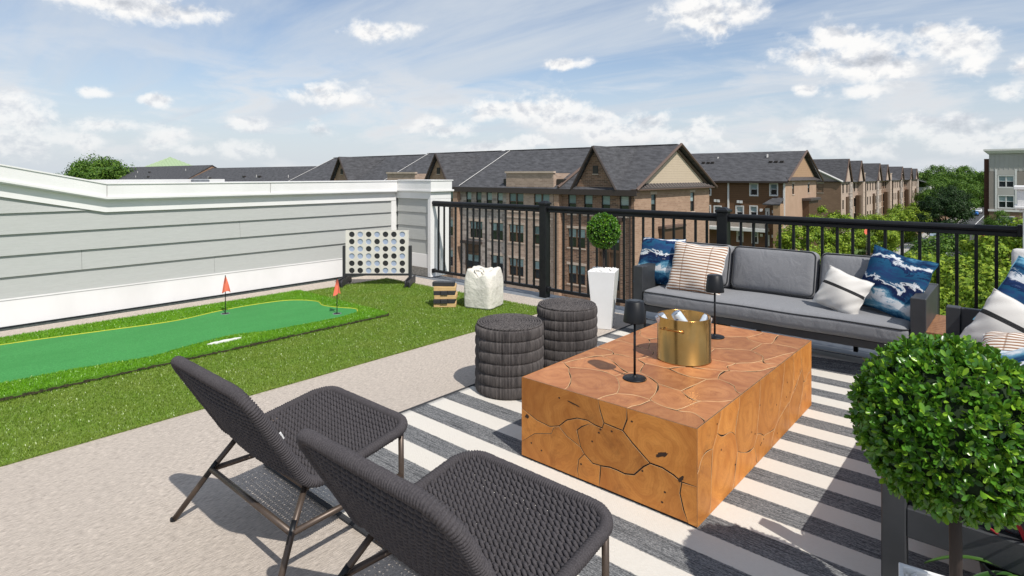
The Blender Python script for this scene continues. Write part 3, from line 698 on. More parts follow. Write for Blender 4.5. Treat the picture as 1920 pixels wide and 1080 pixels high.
def dens(P, step=.02):
    o = []
    for k in range(len(P)):
        a, b = np.array(P[k]), np.array(P[(k+1) % len(P)]); L = np.linalg.norm(b-a); n = max(1, int(L/step)) if (abs(a[0]-b[0]) > 1e-6 and abs(a[1]-b[1]) > 1e-6) else 1
        for i in range(n): o.append(a+(b-a)*i/n)
    return o
for P, g in zip(FR, gaps):
    Q = [np.array([u-TBX0, max(.0, min(v, Hf))]) for u, v in P]
    piece(Q, lambda u, v, t: (TBX0+u, TBY0-t, .011+v*(TBZ-.0114)/(TBZ-.002)), g*1.25, .0042, 'wood_side', 'groove_dark', False, W, Hf, .0006)
rs = np.random.RandomState(5); seeds = []
for j in range(7):
    for i in range(2): seeds.append(np.array([(j+.5+rs.uniform(-.3, .3))/7*H, (i+.5+rs.uniform(-.25, .25)+(.12 if j % 2 else -.12))/2*Hf]))
wp2 = vnoise(9)
for P in voronoi(seeds, H, Hf):
    piece(refine(P, H, Hf, wp2, .55), lambda u, v, t: (TBX1+t, TBY0+.0045+u, .011+v*(TBZ-.0114)/(TBZ-.002)), rs.choice([.0008, .0014, .0022]), .0042, 'wood_side', 'groove_dark', True, H, Hf, .0009)
for (x0, x1, y) in ((0, 1, TBY1),): MB().box((TBX0+.0045, TBY1-.0044, .013), (TBX1-.0045, TBY1+.0001, TBZ-.0006)).build('back_panel', 'wood_side', tb)
MB().box((TBX0, TBY0+.0045, .013), (TBX0+.0044, TBY1-.005, TBZ-.0006)).build('side_panel', 'wood_side', tb)
# worm holes, knots and a split in the wood
rk = random.Random(8)
def hole(pts, outward):
    c = np.mean(np.array(pts), 0); MB().add(pts, [tuple(range(len(pts)))]).build('knot_hole', 'groove_dark', tb)
for k in range(12):
    x = rk.uniform(TBX0+.05, TBX1-.05); z = rk.uniform(.05, .38); hole([(x+.0045*math.cos(t*PI/4)*(1+.5*rk.random()), TBY0-.0006, z+.0045*math.sin(t*PI/4)) for t in range(8)][::-1], 0)
for k in range(14):
    y = rk.uniform(TBY0+.06, TBY1-.06); z = rk.uniform(.05, .38); hole([(TBX1+.0006, y+.005*math.cos(t*PI/4), z+.005*math.sin(t*PI/4)) for t in range(8)], 0)
for (x, z, a, b, tl) in ((-1.16, .262, .030, .0085, .45), (-1.075, .187, .018, .007, .9), (-1.905, .222, .012, .009, .3), (-1.62, .362, .040, .003, -.15)):
    pts = []
    for t in range(16):
        q = rot2(a*math.cos(t*PI/8)*(1+.25*rk.uniform(-1, 1)), b*math.sin(t*PI/8)*(1+.4*rk.uniform(-1, 1)), tl); pts.append((x+q[0], TBY0-.0008, z+q[1]))
    hole(pts, 0)
# ------------------------------------------------------------------ table lamps, bucket, cans
def lamp(x, y, label):
    t = thing('table_lamp', label, 'lamp', (x, y, TBZ+.0005), 0, 'lamps on the coffee table')
    sm(MB().lathe([(0, 0), (.059, 0), (.060, .003), (.058, .006), (.02, .009), (.0105, .013), (.0085, .02), (0, .02)], 40).build('lamp_base', 'black_metal', t))
    sm(MB().tube([(0, 0, .012), (0, 0, .30)], .0062, 12).build('stem', 'black_metal', t))
    sm(MB().lathe([(.052, .292), (.0575, .290), (.0575, .293), (.0465, .393), (.043, .396), (0, .396)], 40).build('lamp_shade', 'black_metal', t))
    MB().lathe([(.028, .3965), (.028, .3985), (.0, .3985)], 24).build('touch_cap', 'grey_metal', t)
lamp(-1.491, 2.647, 'black cordless table lamp at the near left corner of the coffee table')
lamp(-1.49, 3.665, 'black cordless table lamp standing behind the brass bucket')
def brass():
    m, nt, b = newmat('brass'); b.inputs['Metallic'].default_value = 1; b.inputs['Anisotropic'].default_value = .0
    v = OC(nt); n = NOISE(nt, v, 9, 4, .6)
    nt.links.new(MIX(nt, MAPR(nt, n, .3, .7), (.60, .325, .10), (.50, .255, .07)), b.inputs['Base Color'])
    nt.links.new(MAPR(nt, n, .3, .7, .15, .24), b.inputs['Roughness'])
brass()
BX, BY, BR_, BH = -1.448, 3.125, .146, .243
bk = thing('ice_bucket', 'shiny round brass ice bucket with two bar handles on the coffee table', 'bucket', (BX, BY, TBZ+.0005))
o = sm(MB().lathe([(0, .006), (BR_-.001, .006), (BR_+.003, .0), (BR_+.003, .005), (BR_, .007), (BR_, BH-.002), (BR_-.001, BH), (BR_-.003, BH), (BR_-.004, BH-.002), (BR_-.004, .012), (0, .012)], 96).build('bucket_body', 'brass', bk))
for ang in (math.radians(272), math.radians(92)):
    m = MB(); r = BR_+.016
    cxx, cyy = math.cos(ang), math.sin(ang); tx, ty = -cyy, cxx
    a = [(cxx*r+tx*s, cyy*r+ty*s, BH-.052) for s in (-.068, .068)]
    m.tube([a[0], a[1]], .0045, 10)
    for s in (-.055, .055):
        m.tube([(cxx*(BR_-.012)+tx*s*.98, cyy*(BR_-.012)+ty*s*.98, BH-.052), (cxx*(r+.006)+tx*s, cyy*(r+.006)+ty*s, BH-.052)], .0042, 8)
    m.build('handle', 'brass', bk, smooth=True)
def can_mat(name, base, art, ink):
    m, nt, b = newmat(name); b.inputs['Roughness'].default_value = .25; b.inputs['Metallic'].default_value = .35
    v = OC(nt); s = N(nt, 'ShaderNodeSeparateXYZ', {0: v})
    n = NOISE(nt, v, 28, 3); n2 = NOISE(nt, VM(nt, 'ADD', v, (3, 1, 2)), 22, 2)
    c = MIX(nt, MAPR(nt, s.outputs[2], .062, .03), base, art[0])
    c = MIX(nt, MAPR(nt, n, .56, .62), c, art[1]); c = MIX(nt, MAPR(nt, n2, .60, .66), c, art[2])
    c = MIX(nt, MAPR(nt, s.outputs[2], .085, .09), c, base)
    nt.links.new(c, b.inputs['Base Color'])
can_mat('can_print', (.72, .78, .84), [(.45, .74, .80), (.80, .55, .42), (.30, .62, .70)], (.1, .2, .5))
simple('can_ink', (.10, .20, .45), .4)
def can(x, y, z, tilt, az_, label, text=False):
    t = thing('drink_can', label, 'can', (x, y, z), 0, 'cans in the brass bucket')
    t.rotation_euler = (Matrix.Rotation(az_, 3, 'Z') @ Matrix.Rotation(tilt, 3, 'Y')).to_euler()
    r = .029
    sm(MB().lathe([(0, .004), (.022, .004), (.025, .0), (r, .008), (r, .138), (.0265, .146), (.0255, .149)], 32).build('can_body', 'can_print', t))
    sm(MB().lathe([(.0255, .1485), (.0268, .151), (.0258, .152), (.0235, .148), (.0, .148)], 32).build('can_lid', 'tin', t))
    MB().cbox((-.004, -.008, .1482), (.016, .008, .1496), .0006).build('pull_tab', 'tin', t)
    if text:   # rows of small printed lettering wrapped round the can
        m = MB(); rr = r+.0004; rl_ = random.Random(2)
        for zz, hgt, n0 in ((.118, .009, 9), (.107, .004, 12)):
            for k in range(n0):
                if k == 4: continue
                a0 = math.radians(160+k*(90/n0)); a1 = a0+math.radians(58/n0)
                m.add([(rr*math.cos(a), rr*math.sin(a), q) for a, q in ((a0, zz), (a1, zz), (a1, zz+hgt*rl_.uniform(.6, 1)), (a0, zz+hgt))], [(0, 1, 2, 3)])
        m.build('printed_lettering', 'can_ink', t)
dirR = math.atan2(Rv[1], Rv[0])
can(BX+.035*Rv[0]-.02*Fv[0], BY+.035*Rv[1]-.02*Fv[1], TBZ+.140, math.radians(-36), dirR, 'pale blue drink can sticking out of the brass bucket at an angle', True)
can(BX-.065*Rv[0]+.01*Fv[0], BY-.065*Rv[1]+.01*Fv[1], TBZ+.115, math.radians(30), math.radians(232), 'white drink can lying lid towards the camera at the left of the bucket')
can(BX+.075*Rv[0]+.03*Fv[0], BY+.075*Rv[1]+.03*Fv[1], TBZ+.10, math.radians(32), dirR+.2, 'pale drink can low at the right side of the brass bucket')
im = MB(); ri = random.Random(3)
for k in range(70):
    a = ri.uniform(0, 2*PI); r = .118*math.sqrt(ri.random()); x, y = r*math.cos(a), r*math.sin(a); z = .138+ri.uniform(-.012, .022); s = ri.uniform(.010, .016)
    M3 = Matrix.Rotation(ri.uniform(0, 3), 3, (ri.random(), ri.random(), ri.random()+.1))
    q = [M3 @ Vector((i*s, j*s, l*s)) for i, j, l in ((-1,-1,-1),(1,-1,-1),(1,1,-1),(-1,1,-1),(-1,-1,1),(1,-1,1),(1,1,1),(-1,1,1))]
    im.add([(BX+x+p.x, BY+y+p.y, TBZ+z+p.z) for p in q], [(3,2,1,0),(4,5,6,7),(0,1,5,4),(1,2,6,5),(2,3,7,6),(3,0,4,7)])
ic = im.build('ice_cubes', 'ice'); stuff(ic); tag(ic, 'heap of ice cubes around the cans inside the brass bucket', 'ice')
# ------------------------------------------------------------------ woven poufs
simple('pouf_rope', (.105, .093, .090), .8, col2=(.045, .039, .039), nscale=60, stretch=(1, 1, .1), bstr=.3, bscale=200)
simple('pouf_core', (.02, .018, .018), .9)
def pouf_mesh():
    n = 300; R0 = .230; hh = .455; bands = 6; prof = []
    for b in range(bands):
        z0 = .004+b*(hh-.018)/bands; z1 = .004+(b+1)*(hh-.018)/bands
        for k in range(9):
            t = k/8; prof.append((R0-.020*(1-math.sin(PI*(.03+.94*t))**.28), z0+(z1-z0)*t))
    V = []; rs = np.random.RandomState(1); jit = rs.uniform(-1, 1, n)
    for i in range(n):
        t = 2*PI*i/n
        for k, (r, z) in enumerate(prof):
            q = r+(.0026 if i % 2 else -.0022)+jit[i]*.0012; V.append((q*math.cos(t+jit[i]*.004), q*math.sin(t+jit[i]*.004), z))
    k = len(prof); F = [(i*k+j, ((i+1) % n)*k+j, ((i+1) % n)*k+j+1, i*k+j+1) for i in range(n) for j in range(k-1)]
    side = MB().add(V, F)
    top = MB(); nr = 12; z0 = hh-.012
    for j in range(nr):
        r = .016+j*.0178; zz = z0+.012-.010*(j/nr)**3
        for ph in (0, 1):
            pts = []; m = max(24, int(r*2*PI/.0075)); kk = 14 if j < 5 else 28
            for i in range(m):
                t = 2*PI*i/m; w = math.sin(kk*t+ph*PI)
                pts.append(((r+.0056*math.cos(kk*t+ph*PI))*math.cos(t), (r+.0056*math.cos(kk*t+ph*PI))*math.sin(t), zz+.0045*w))
            top.tube(pts, .0052, 5, closed=True)
    cap = MB().lathe([(0, z0+.006), (.20, z0+.003), (R0-.012, z0-.006), (R0-.012, .001), (0, .001)], 48)
    return side, top, cap
ps, pt, pc = pouf_mesh()
p1 = thing('woven_pouf', 'dark woven rope pouf nearest the chairs beside the coffee table', 'pouf', (-2.62, 2.965, .010), 0, 'woven rope poufs')
a = ps.build('woven_side', 'pouf_rope', p1); b = pt.build('braided_top', 'pouf_rope', p1); c = pc.build('pouf_core', 'pouf_core', p1)
p2_ = thing('woven_pouf', 'dark woven rope pouf standing behind the other, nearer the railing', 'pouf', (-2.645, 3.66, .010), .4, 'woven rope poufs')
for q in (a, b, c):
    r = q.copy(); COL.objects.link(r); r.parent = p2_
# ------------------------------------------------------------------ woven rope chairs
def rope_mat(name, c1, c2):
    m, nt, b = newmat(name); b.inputs['Roughness'].default_value = .85; b.inputs['Specular IOR Level'].default_value = .25
    v = OC(nt); n = NOISE(nt, v, 260, 2); n2 = NOISE(nt, v, 9, 3)
    c = MIX(nt, MAPR(nt, n, .3, .7), c1, c2); c = MIX(nt, MAPR(nt, n2, .4, .7, 0, .3), c, c2)
    nt.links.new(c, b.inputs['Base Color']); bump(nt, b, n, .6, .002)
rope_mat('chair_rope', (.080, .073, .078), (.042, .038, .042))
class ChairShape:
    w = .322
    P0 = np.array([-.365, .715]); C = np.array([-.125, .325]); P1 = np.array([.335, .405])
    def __init__(s):
        a = s.P0-s.C; la = np.linalg.norm(a); a /= la; b = s.P1-s.C; lb = np.linalg.norm(b); b /= lb
        th = math.acos(a@b); r = .085; tl = r/math.tan(th/2)
        pts = [s.P0+(s.C+a*tl-s.P0)*t for t in np.linspace(0, 1, 30)]
        bis = (a+b)/np.linalg.norm(a+b); cen = s.C+bis*(r/math.sin(th/2))
        q0 = s.C+a*tl-cen; q1 = s.C+b*tl-cen; t0 = math.atan2(q0[1], q0[0]); t1 = math.atan2(q1[1], q1[0])
        while t1 < t0: t1 += 2*PI
        if t1-t0 > PI: t1 -= 2*PI
        pts += [cen+r*np.array([math.cos(t), math.sin(t)]) for t in np.linspace(t0, t1, 16)[1:-1]]
        pts += [s.C+b*tl+(s.P1-s.C-b*tl)*t for t in np.linspace(0, 1, 30)]
        s.p = np.array(pts); dd = np.r_[0, np.cumsum(np.linalg.norm(np.diff(s.p, axis=0), axis=1))]; s.s = dd; s.L = dd[-1]
    def at(s, u, v, off=0.0):
        y = np.interp(v, s.s, s.p[:, 0]); z = np.interp(v, s.s, s.p[:, 1]); e = .004
        ty = np.interp(v+e, s.s, s.p[:, 0])-np.interp(v-e, s.s, s.p[:, 0]); tz = np.interp(v+e, s.s, s.p[:, 1])-np.interp(v-e, s.s, s.p[:, 1])
        l = math.hypot(ty, tz)+1e-9; ny, nz = -tz/l, ty/l      # towards the sitter
        if v > s.L-.02: ny, nz = -(s.P1-s.C)[1], (s.P1-s.C)[0]; l = math.hypot(ny, nz); ny /= l; nz /= l
        sag = -.022*(1-(u/s.w)**2)*min(1, v/.12)*min(1, (s.L-v)/.12)
        o = off+sag
        return np.array([u, y+ny*o, z+nz*o]), np.array([0, ty/l if v <= s.L-.02 else 0, tz/l if v <= s.L-.02 else 0]), np.array([0, ny, nz])
def chair_meshes():
    S = ChairShape(); L = S.L; w = S.w
    # rim: rounded rectangle in (u, v), wrapped with rope
    rr = .085; out = rrect(w, L/2, rr, 10); dense_ = []
    n = len(out)
    for i in range(n):
        a, b = np.array(out[i]), np.array(out[(i+1) % n]); m = max(1, int(np.linalg.norm(b-a)/.010))
        for k in range(m): dense_.append(a+(b-a)*k/m)
    P = np.array([S.at(u, v+L/2)[0] if False else S.at(u, min(max(v+L/2, 0), L))[0] for u, v in dense_])
    # resample finely for the coils
    Q = np.vstack([P, P[:1]]); dd = np.r_[0, np.cumsum(np.linalg.norm(np.diff(Q, axis=0), axis=1))]; tot = dd[-1]
    coil = .0098; nc = int(tot/coil); m = nc*4; t = np.arange(m)*tot/m
    R_ = np.stack([np.interp(t, dd, Q[:, k]) for k in range(3)], 1)
    for _ in range(6): R_ = (np.roll(R_, 1, 0)+R_*2+np.roll(R_, -1, 0))/4
    rng = np.random.RandomState(2); big = np.repeat(rng.uniform(-.0007, .0007, nc), 4)
    rad = .0198+np.tile([-.0034, .0010, .0022, .0010], nc)+big
    rim = MB().tube(R_, rad, 12, closed=True)
    # woven rows: pairs of twisting cords across the width
    weave = MB(); rows = int(L/.0225); per = .050
    for i in range(1, rows):
        v = L*i/rows; d0 = min(v, L-v); lim = w-.008
        if d0 < rr: lim = w-rr+math.sqrt(max(0, rr**2-(rr-d0)**2))-.008
        nseg = int(2*lim/.0052)
        for ph in (0, PI):
            pts = []
            for k in range(nseg+1):
                u = -lim+2*lim*k/nseg; th = 2*PI*u/per+ph+(i % 2)*PI*.5
                q, tv, nn = S.at(u, v, .0068*math.sin(th)); pts.append(q+tv*.0056*math.cos(th))
            weave.tube(pts, .0066, 6, caps=False)
    warp = MB(); nw = int(2*w/.0167)
    for i in range(nw):
        u = -w+.012+(2*w-.024)*(i+.5)/nw; e = max(0, abs(u)-(w-rr)); v0 = rr-math.sqrt(max(0, rr**2-e**2))+.004
        warp.tube([S.at(u, v, -.001)[0] for v in np.linspace(v0, L-v0, 40)], .0050, 5, caps=False)
    # lashings where the cords wrap over the rim
    return rim, weave, warp
rim, weave, warp = chair_meshes()
def chair_frame(root):
    T = lambda p, r=.0115: MB().tube(p, r, 12)
    def leg(pts, sx): return T([(sx*p[0], p[1], p[2]) for p in pts])
    for sx in (-1, 1):
        l = sm(leg([(.425, -.325, .0), (.338, -.205, .2), (.278, -.112, .335)], sx).build('leg', 'bronze_metal', root))
        MB().lathe([(0, -.0005), (.013, -.0005), (.0135, .012), (0, .012)], 14, (sx*.424, -.323, 0)).build('foot_cap', 'black_metal', l)
        sm(leg([(.305, .300, .0), (.305, .296, .39)], sx).build('leg', 'bronze_metal', root))
        sm(leg([(.338, -.205, .2), (.306, .297, .2)], sx).build('side_stretcher', 'bronze_metal', root))
        sm(leg([(.278, -.112, .318), (.296, .30, .378)], sx).build('seat_rail', 'bronze_metal', root))
        sm(leg([(.338+.012, -.222, .172), (.338-.014, -.186, .232)], sx).build('joint_sleeve', 'black_metal', root)).scale = (1, 1, 1)
    sm(T([(-.338, -.205, .2), (.338, -.205, .2)]).build('rear_stretcher', 'bronze_metal', root))
    sm(T([(-.278, -.112, .300), (.278, -.112, .300)]).build('seat_rail', 'bronze_metal', root))
    sm(T([(-.300, .300, .372), (.300, .300, .372)]).build('seat_rail', 'bronze_metal', root))
ca = thing('rope_chair', 'dark woven rope lounge chair on the left, standing over the rug edge', 'chair', (-2.262, 1.235, .0), 0, 'woven rope chairs')
parts = [sm(rim.build('wrapped_rim', 'chair_rope', ca)), sm(weave.build('woven_rows', 'chair_rope', ca)), sm(warp.build('warp_cords', 'chair_rope', ca))]
chair_frame(ca)
cb = thing('rope_chair', 'dark woven rope lounge chair nearest the camera, facing the coffee table', 'chair', (-1.262, 1.225, .0), 0, 'woven rope chairs')
def clone(src, dst):
    for ch in [o for o in bpy.data.objects if o.parent == src]:
        c = ch.copy(); COL.objects.link(c); c.parent = dst
        for g in [o for o in bpy.data.objects if o.parent == ch]:
            d_ = g.copy(); COL.objects.link(d_); d_.parent = c
clone(ca, cb)
lb = MB().cbox((-.002, -.006, -.016), (.002, .006, .016), .0008).build('fabric_tag', 'label_white', ca); lb.location = (.303, -.225, .535); lb.rotation_euler = (.5, 0, .2)
# ------------------------------------------------------------------ cushions and pillows
def fabric(name, c1, c2, sc=420):
    m, nt, b = newmat(name); b.inputs['Roughness'].default_value = .95; b.inputs['Specular IOR Level'].default_value = .15
    v = OC(nt); n = NOISE(nt, v, sc, 2); n2 = NOISE(nt, v, 5, 4)
    c = MIX(nt, MAPR(nt, n, .3, .7), c1, c2); c = MIX(nt, MAPR(nt, n2, .4, .75, 0, .25), c, c2)
    nt.links.new(c, b.inputs['Base Color']); bump(nt, b, MATH(nt, 'ADD', MATH(nt, 'MULTIPLY', n, .10), NOISE(nt, VM(nt, 'MULTIPLY', v, (1.6, 1, 1)), 7, 4, .55, .6)), .55, .018)
    b.inputs['Sheen Weight'].default_value = .15
fabric('sofa_fabric', (.255, .257, .270), (.178, .180, .192))
fabric('pale_fabric', (.62, .61, .60), (.55, .54, .53))
def blue_mat(name, seed):
    m, nt, b = newmat(name); b.inputs['Roughness'].default_value = .9; b.inputs['Specular IOR Level'].default_value = .15
    uv = OC(nt, 'UV'); s = N(nt, 'ShaderNodeSeparateXYZ', {0: uv})
    v = VM(nt, 'ADD', VM(nt, 'MULTIPLY', uv, (1.0, 1, 1)), (seed*3.1, seed*1.7, 0))
    n1 = NOISE(nt, VM(nt, 'MULTIPLY', v, (1.3, 2.8, 1)), 1.6, 6, .64, .6)
    nf = NOISE(nt, VM(nt, 'MULTIPLY', v, (14, 3, 1)), 2.2, 4, .7)
    y = MATH(nt, 'ADD', s.outputs[1], MATH(nt, 'ADD', MATH(nt, 'MULTIPLY', MATH(nt, 'SUBTRACT', n1, .5), .62), MATH(nt, 'MULTIPLY', MATH(nt, 'SUBTRACT', nf, .5), .07)))
    navy, teal, sky_, wh, mid = (.008, .018, .065), (.015, .085, .175), (.13, .31, .43), (.68, .70, .72), (.020, .048, .14)
    c = RAMP(nt, MATH(nt, 'FRACT', MATH(nt, 'ADD', MATH(nt, 'MULTIPLY', y, 1.0), seed*.13)),
             [(0, navy), (.06, mid), (.09, wh), (.13, wh), (.15, teal), (.22, navy), (.28, teal), (.36, sky_), (.43, wh), (.49, wh), (.52, sky_), (.58, teal), (.66, navy), (.72, navy), (.735, wh), (.76, wh), (.775, teal), (.88, mid), (.95, teal)], 'LINEAR')
    bl = NOISE(nt, VM(nt, 'MULTIPLY', v, (3, 6, 1)), 1.5, 5, .7)
    c = MIX(nt, MAPR(nt, bl, .60, .66, 0, .8), c, teal)
    nt.links.new(c, b.inputs['Base Color']); bump(nt, b, NOISE(nt, OC(nt), 500, 2), .25, .001)
for i in (1, 2, 3, 4): blue_mat('pillow_blue%d' % i, i)
def stripe_mat():
    m, nt, b = newmat('pillow_stripe'); b.inputs['Roughness'].default_value = .9; b.inputs['Specular IOR Level'].default_value = .15
    uv = OC(nt, 'UV'); s = N(nt, 'ShaderNodeSeparateXYZ', {0: uv})
    wob = MATH(nt, 'MULTIPLY', MATH(nt, 'SUBTRACT', NOISE(nt, VM(nt, 'MULTIPLY', uv, (4, 14, 1)), 1, 3), .5), .012)
    f = MATH(nt, 'FRACT', MATH(nt, 'MULTIPLY', MATH(nt, 'ADD', s.outputs[1], wob), 18))
    d_ = MATH(nt, 'ABSOLUTE', MATH(nt, 'SUBTRACT', f, .5))
    c = MIX(nt, MAPR(nt, d_, .27, .19), (.74, .69, .63), (.30, .155, .085))
    g = MATH(nt, 'MINIMUM', MATH(nt, 'ABSOLUTE', MATH(nt, 'SUBTRACT', s.outputs[0], .27)), MATH(nt, 'ABSOLUTE', MATH(nt, 'SUBTRACT', s.outputs[0], .74)))
    c = MIX(nt, MAPR(nt, g, .012, .006, 0, .6), c, (.22, .12, .07))
    nt.links.new(c, b.inputs['Base Color']); bump(nt, b, MATH(nt, 'ADD', d_, MAPR(nt, g, .03, .0, 0, -.8)), .3, .005)
stripe_mat()
def band_mat():
    m, nt, b = newmat('pillow_band'); b.inputs['Roughness'].default_value = .95; b.inputs['Specular IOR Level'].default_value = .15
    uv = OC(nt, 'UV'); s = N(nt, 'ShaderNodeSeparateXYZ', {0: uv})
    n = NOISE(nt, VM(nt, 'MULTIPLY', uv, (160, 60, 1)), 1, 3)
    d_ = MATH(nt, 'ABSOLUTE', MATH(nt, 'SUBTRACT', s.outputs[1], .56))
    c0 = MIX(nt, n, (.68, .655, .62), (.58, .555, .52)); k0 = MIX(nt, MAPR(nt, n, .4, .6), (.012, .012, .014), (.05, .05, .05))
    nt.links.new(MIX(nt, MAPR(nt, d_, .040, .036), c0, k0), b.inputs['Base Color']); bump(nt, b, n, .5, .003)
band_mat()
def pillow(name, mat, c, w, h, t, nrm, roll, label, seed=0, droop=.06):
    n = 30; rs = np.random.RandomState(seed); ph = rs.uniform(0, 6, 8); V = []; UV = []
    for side in (1, -1):
        for i in range(n+1):
            for j in range(n+1):
                u, v = -1+2*i/n, -1+2*j/n
                x = w/2*u*(1-.075*(1-v*v)*abs(u)**2.5-.02*(v*v)**2*abs(u)**4); y = h/2*v*(1-.075*(1-u*u)*abs(v)**2.5-.02*(u*u)**2*abs(v)**4)
                th = (max(0, 1-u*u)*max(0, 1-v*v))**.42
                wr = 1+.06*math.sin(5*u+ph[0])*math.cos(4*v+ph[1])+.05*math.sin(9*u*v+ph[2])
                e = (1-th)
                z = side*t/2*th*wr+.012*math.sin(3*u+ph[3])*v+.008*e*math.sin(11*(u-v)+ph[4])
                y -= droop*h*.5*max(0, v)*max(0, 1-abs(u)*1.3)**1.5*.6
                V.append((x, y, z)); UV.append((.5+u/2, .5+v/2))
    k = (n+1)**2; F = []
    for i in range(n):
        for j in range(n):
            a = i*(n+1)+j; b = a+n+1
            F.append((a, b, b+1, a+1)); F.append((k+a, k+a+1, k+b+1, k+b))
    m = MB().add(V, F); m.uv = UV
    o = m.build(name, mat, smooth=True)
    nz = Vector(nrm).normalized(); up = Vector((0, 0, 1)); yx = (up-nz*up.dot(nz)).normalized(); xx = yx.cross(nz)
    M = Matrix((xx, yx, nz)).transposed() @ Matrix.Rotation(roll, 3, 'Z')
    o.matrix_world = Matrix.Translation(c) @ M.to_4x4()
    # seam cord round the edge
    loop = [V[i*(n+1)] for i in range(n)]+[V[n*(n+1)+j] for j in range(n)]+[V[i*(n+1)+n] for i in range(n, 0, -1)]+[V[j] for j in range(n, 0, -1)]
    MB().tube(loop, .0032, 5, closed=True).build('seam', 'pale_fabric' if 'blue' not in mat else mat, o)
    return tag(o, label, 'pillow')
def cushion(dims, r=.035, bulge=(.012, 0), n=14, seed=0, crease=.004):
    a, b, c = [d/2 for d in dims]; idx = {}; m = MB(); rs = np.random.RandomState(seed); ph = rs.uniform(0, 6, 6)
    def vert(p):
        q = tuple(round(t, 5) for t in p)
        if q not in idx: idx[q] = len(m.v); m.v.append(q)
        return idx[q]
    def pos(x, y, z):
        p = np.array([x*a, y*b, z*c]); inn = np.clip(p, (-(a-r), -(b-r), -(c-r)), (a-r, b-r, c-r)); d = p-inn; l = np.linalg.norm(d)
        p = inn+d/l*r if l > 1e-9 else p
        g = max(0, 1-(p[0]/a)**2)*max(0, 1-(p[1]/b)**2)
        p[2] += bulge[0]*g*np.sign(z)*(abs(z)) if abs(z) > .3 else 0
        p[1] += bulge[1]*max(0, 1-(p[0]/a)**2)*max(0, 1-(p[2]/c)**2)*np.sign(y)*abs(y)
        p[2] += crease*math.sin(p[0]*9+ph[0])*math.cos(p[1]*11+ph[1]); p[0] += crease*.5*math.sin(p[2]*20+ph[2])
        return p
    g = np.sin(np.linspace(-PI/2, PI/2, n+1))
    for ax in range(3):
        for s in (-1, 1):
            for i in range(n):
                for j in range(n):
                    q = []
                    for (p_, r_) in ((g[i], g[j]), (g[i+1], g[j]), (g[i+1], g[j+1]), (g[i], g[j+1])):
                        t = [0, 0, 0]; t[ax] = s; t[(ax+1) % 3] = p_; t[(ax+2) % 3] = r_; q.append(vert(pos(*t)))
                    m.f.append(tuple(q if s > 0 else q[::-1])); m.mi.append(0)
    def ring(zs, ins=.002, dz=.42):
        rr = [(x, y) for x, y in rrect(a-ins, b-ins, r, 6)]; out = []
        for x, y in rr:
            out.append((x*(1), y, zs*(c-r*dz)+crease*math.sin(x*9+ph[0])*math.cos(y*11+ph[1])))
        P = []
        for i in range(len(out)):
            p, q = np.array(out[i]), np.array(out[(i+1) % len(out)]); k = max(1, int(np.linalg.norm(q-p)/.06))
            for t in range(k):
                v = p+(q-p)*t/k; v[2] = zs*(c-r*dz)+crease*math.sin(v[0]*9+ph[0])*math.cos(v[1]*11+ph[1]); P.append(v)
        return P
    return m, ring
# ------------------------------------------------------------------ three-seat sofa
def sofa_arm(x0, x1, y0, y1, root, z=.63):
    MB().cbox((x0, y0, .005), (x1, y0+.07, z), .004).build('arm_post', 'grey_metal', root)
    MB().cbox((x0, y1-.06, .005), (x1, y1, z), .004).build('arm_post', 'grey_metal', root)
    MB().cbox((x0+.003, y0+.0745, .30), (x1-.003, y1-.0605, z-.002), .004).build('arm_panel', 'grey_metal', root)
sf = thing('sofa', 'dark framed three-seat outdoor sofa with grey cushions against the railing', 'sofa', (-1.64, 5.1, 0), world=True)
sofa_arm(-2.66, -2.57, 4.70, 5.44, sf); sofa_arm(-.578, -.49, 4.70, 5.44, sf)
MB().cbox((-2.569, 4.712, .235), (-.579, 4.75, .292), .004).build('front_rail', 'grey_metal', sf)
MB().cbox((-2.569, 5.38, .24), (-.579, 5.42, .70), .004).build('back_rail', 'grey_metal', sf)
MB().box((-2.567, 4.752, .262), (-.581, 5.378, .282)).build('seat_deck', 'black_metal', sf)
for x in (-1.57,): MB().cbox((x-.016, 4.714, .02), (x+.016, 4.746, .234), .002).build('leg', 'black_metal', sf)
for x in (-2.2, -1.03): MB().cbox((x-.016, 5.384, .02), (x+.016, 5.416, .239), .002).build('leg', 'black_metal', sf)
m, ring = cushion((1.985, .70, .142), .05, (.008, .006), 26, 1, .0025)
o = sm(m.build('seat_cushion', 'sofa_fabric', sf)); o.location = Vector((-1.574, 5.025, .363))-sf.location
MB().tube(ring(1), .0048, 6, closed=True).build('piping', 'piping_dark', o, smooth=True)
for k, (x, wd) in enumerate(((-2.27, .585), (-1.62, .69), (-.925, .665))):
    m, ring = cushion((wd, .385, .145), .045, (.030, .0), 18, k+3, .004)
    o = sm(m.build('back_cushion', 'sofa_fabric', sf)); o.location = Vector((x, 5.27, .622))-sf.location; o.rotation_euler = (math.radians(76), 0, 0)
    MB().tube(ring(1, .012, .14), .0055, 6, closed=True).build('piping', 'piping_dark', o, smooth=True)
pillow('throw_pillow', 'pillow_blue1', (-2.575, 5.04, .645), .46, .46, .15, (-.05, -1, .42), .03, 'blue watercolour pillow at the left end of the sofa', 1)
pillow('throw_pillow', 'pillow_stripe', (-2.165, 4.93, .63), .49, .46, .15, (.04, -1, .42), -.03, 'white pillow with thin brown stripes leaning on the blue one at the sofa left end', 2)
pillow('throw_pillow', 'pillow_band', (-1.03, 4.93, .572), .325, .31, .13, (-.05, -1, .42), -.32, 'small cream pillow with one black band on the right half of the sofa', 3)
pillow('throw_pillow', 'pillow_blue2', (-.725, 5.05, .66), .47, .47, .15, (-.42, -1, .45), -.18, 'blue watercolour pillow propped against the right arm of the sofa', 4)
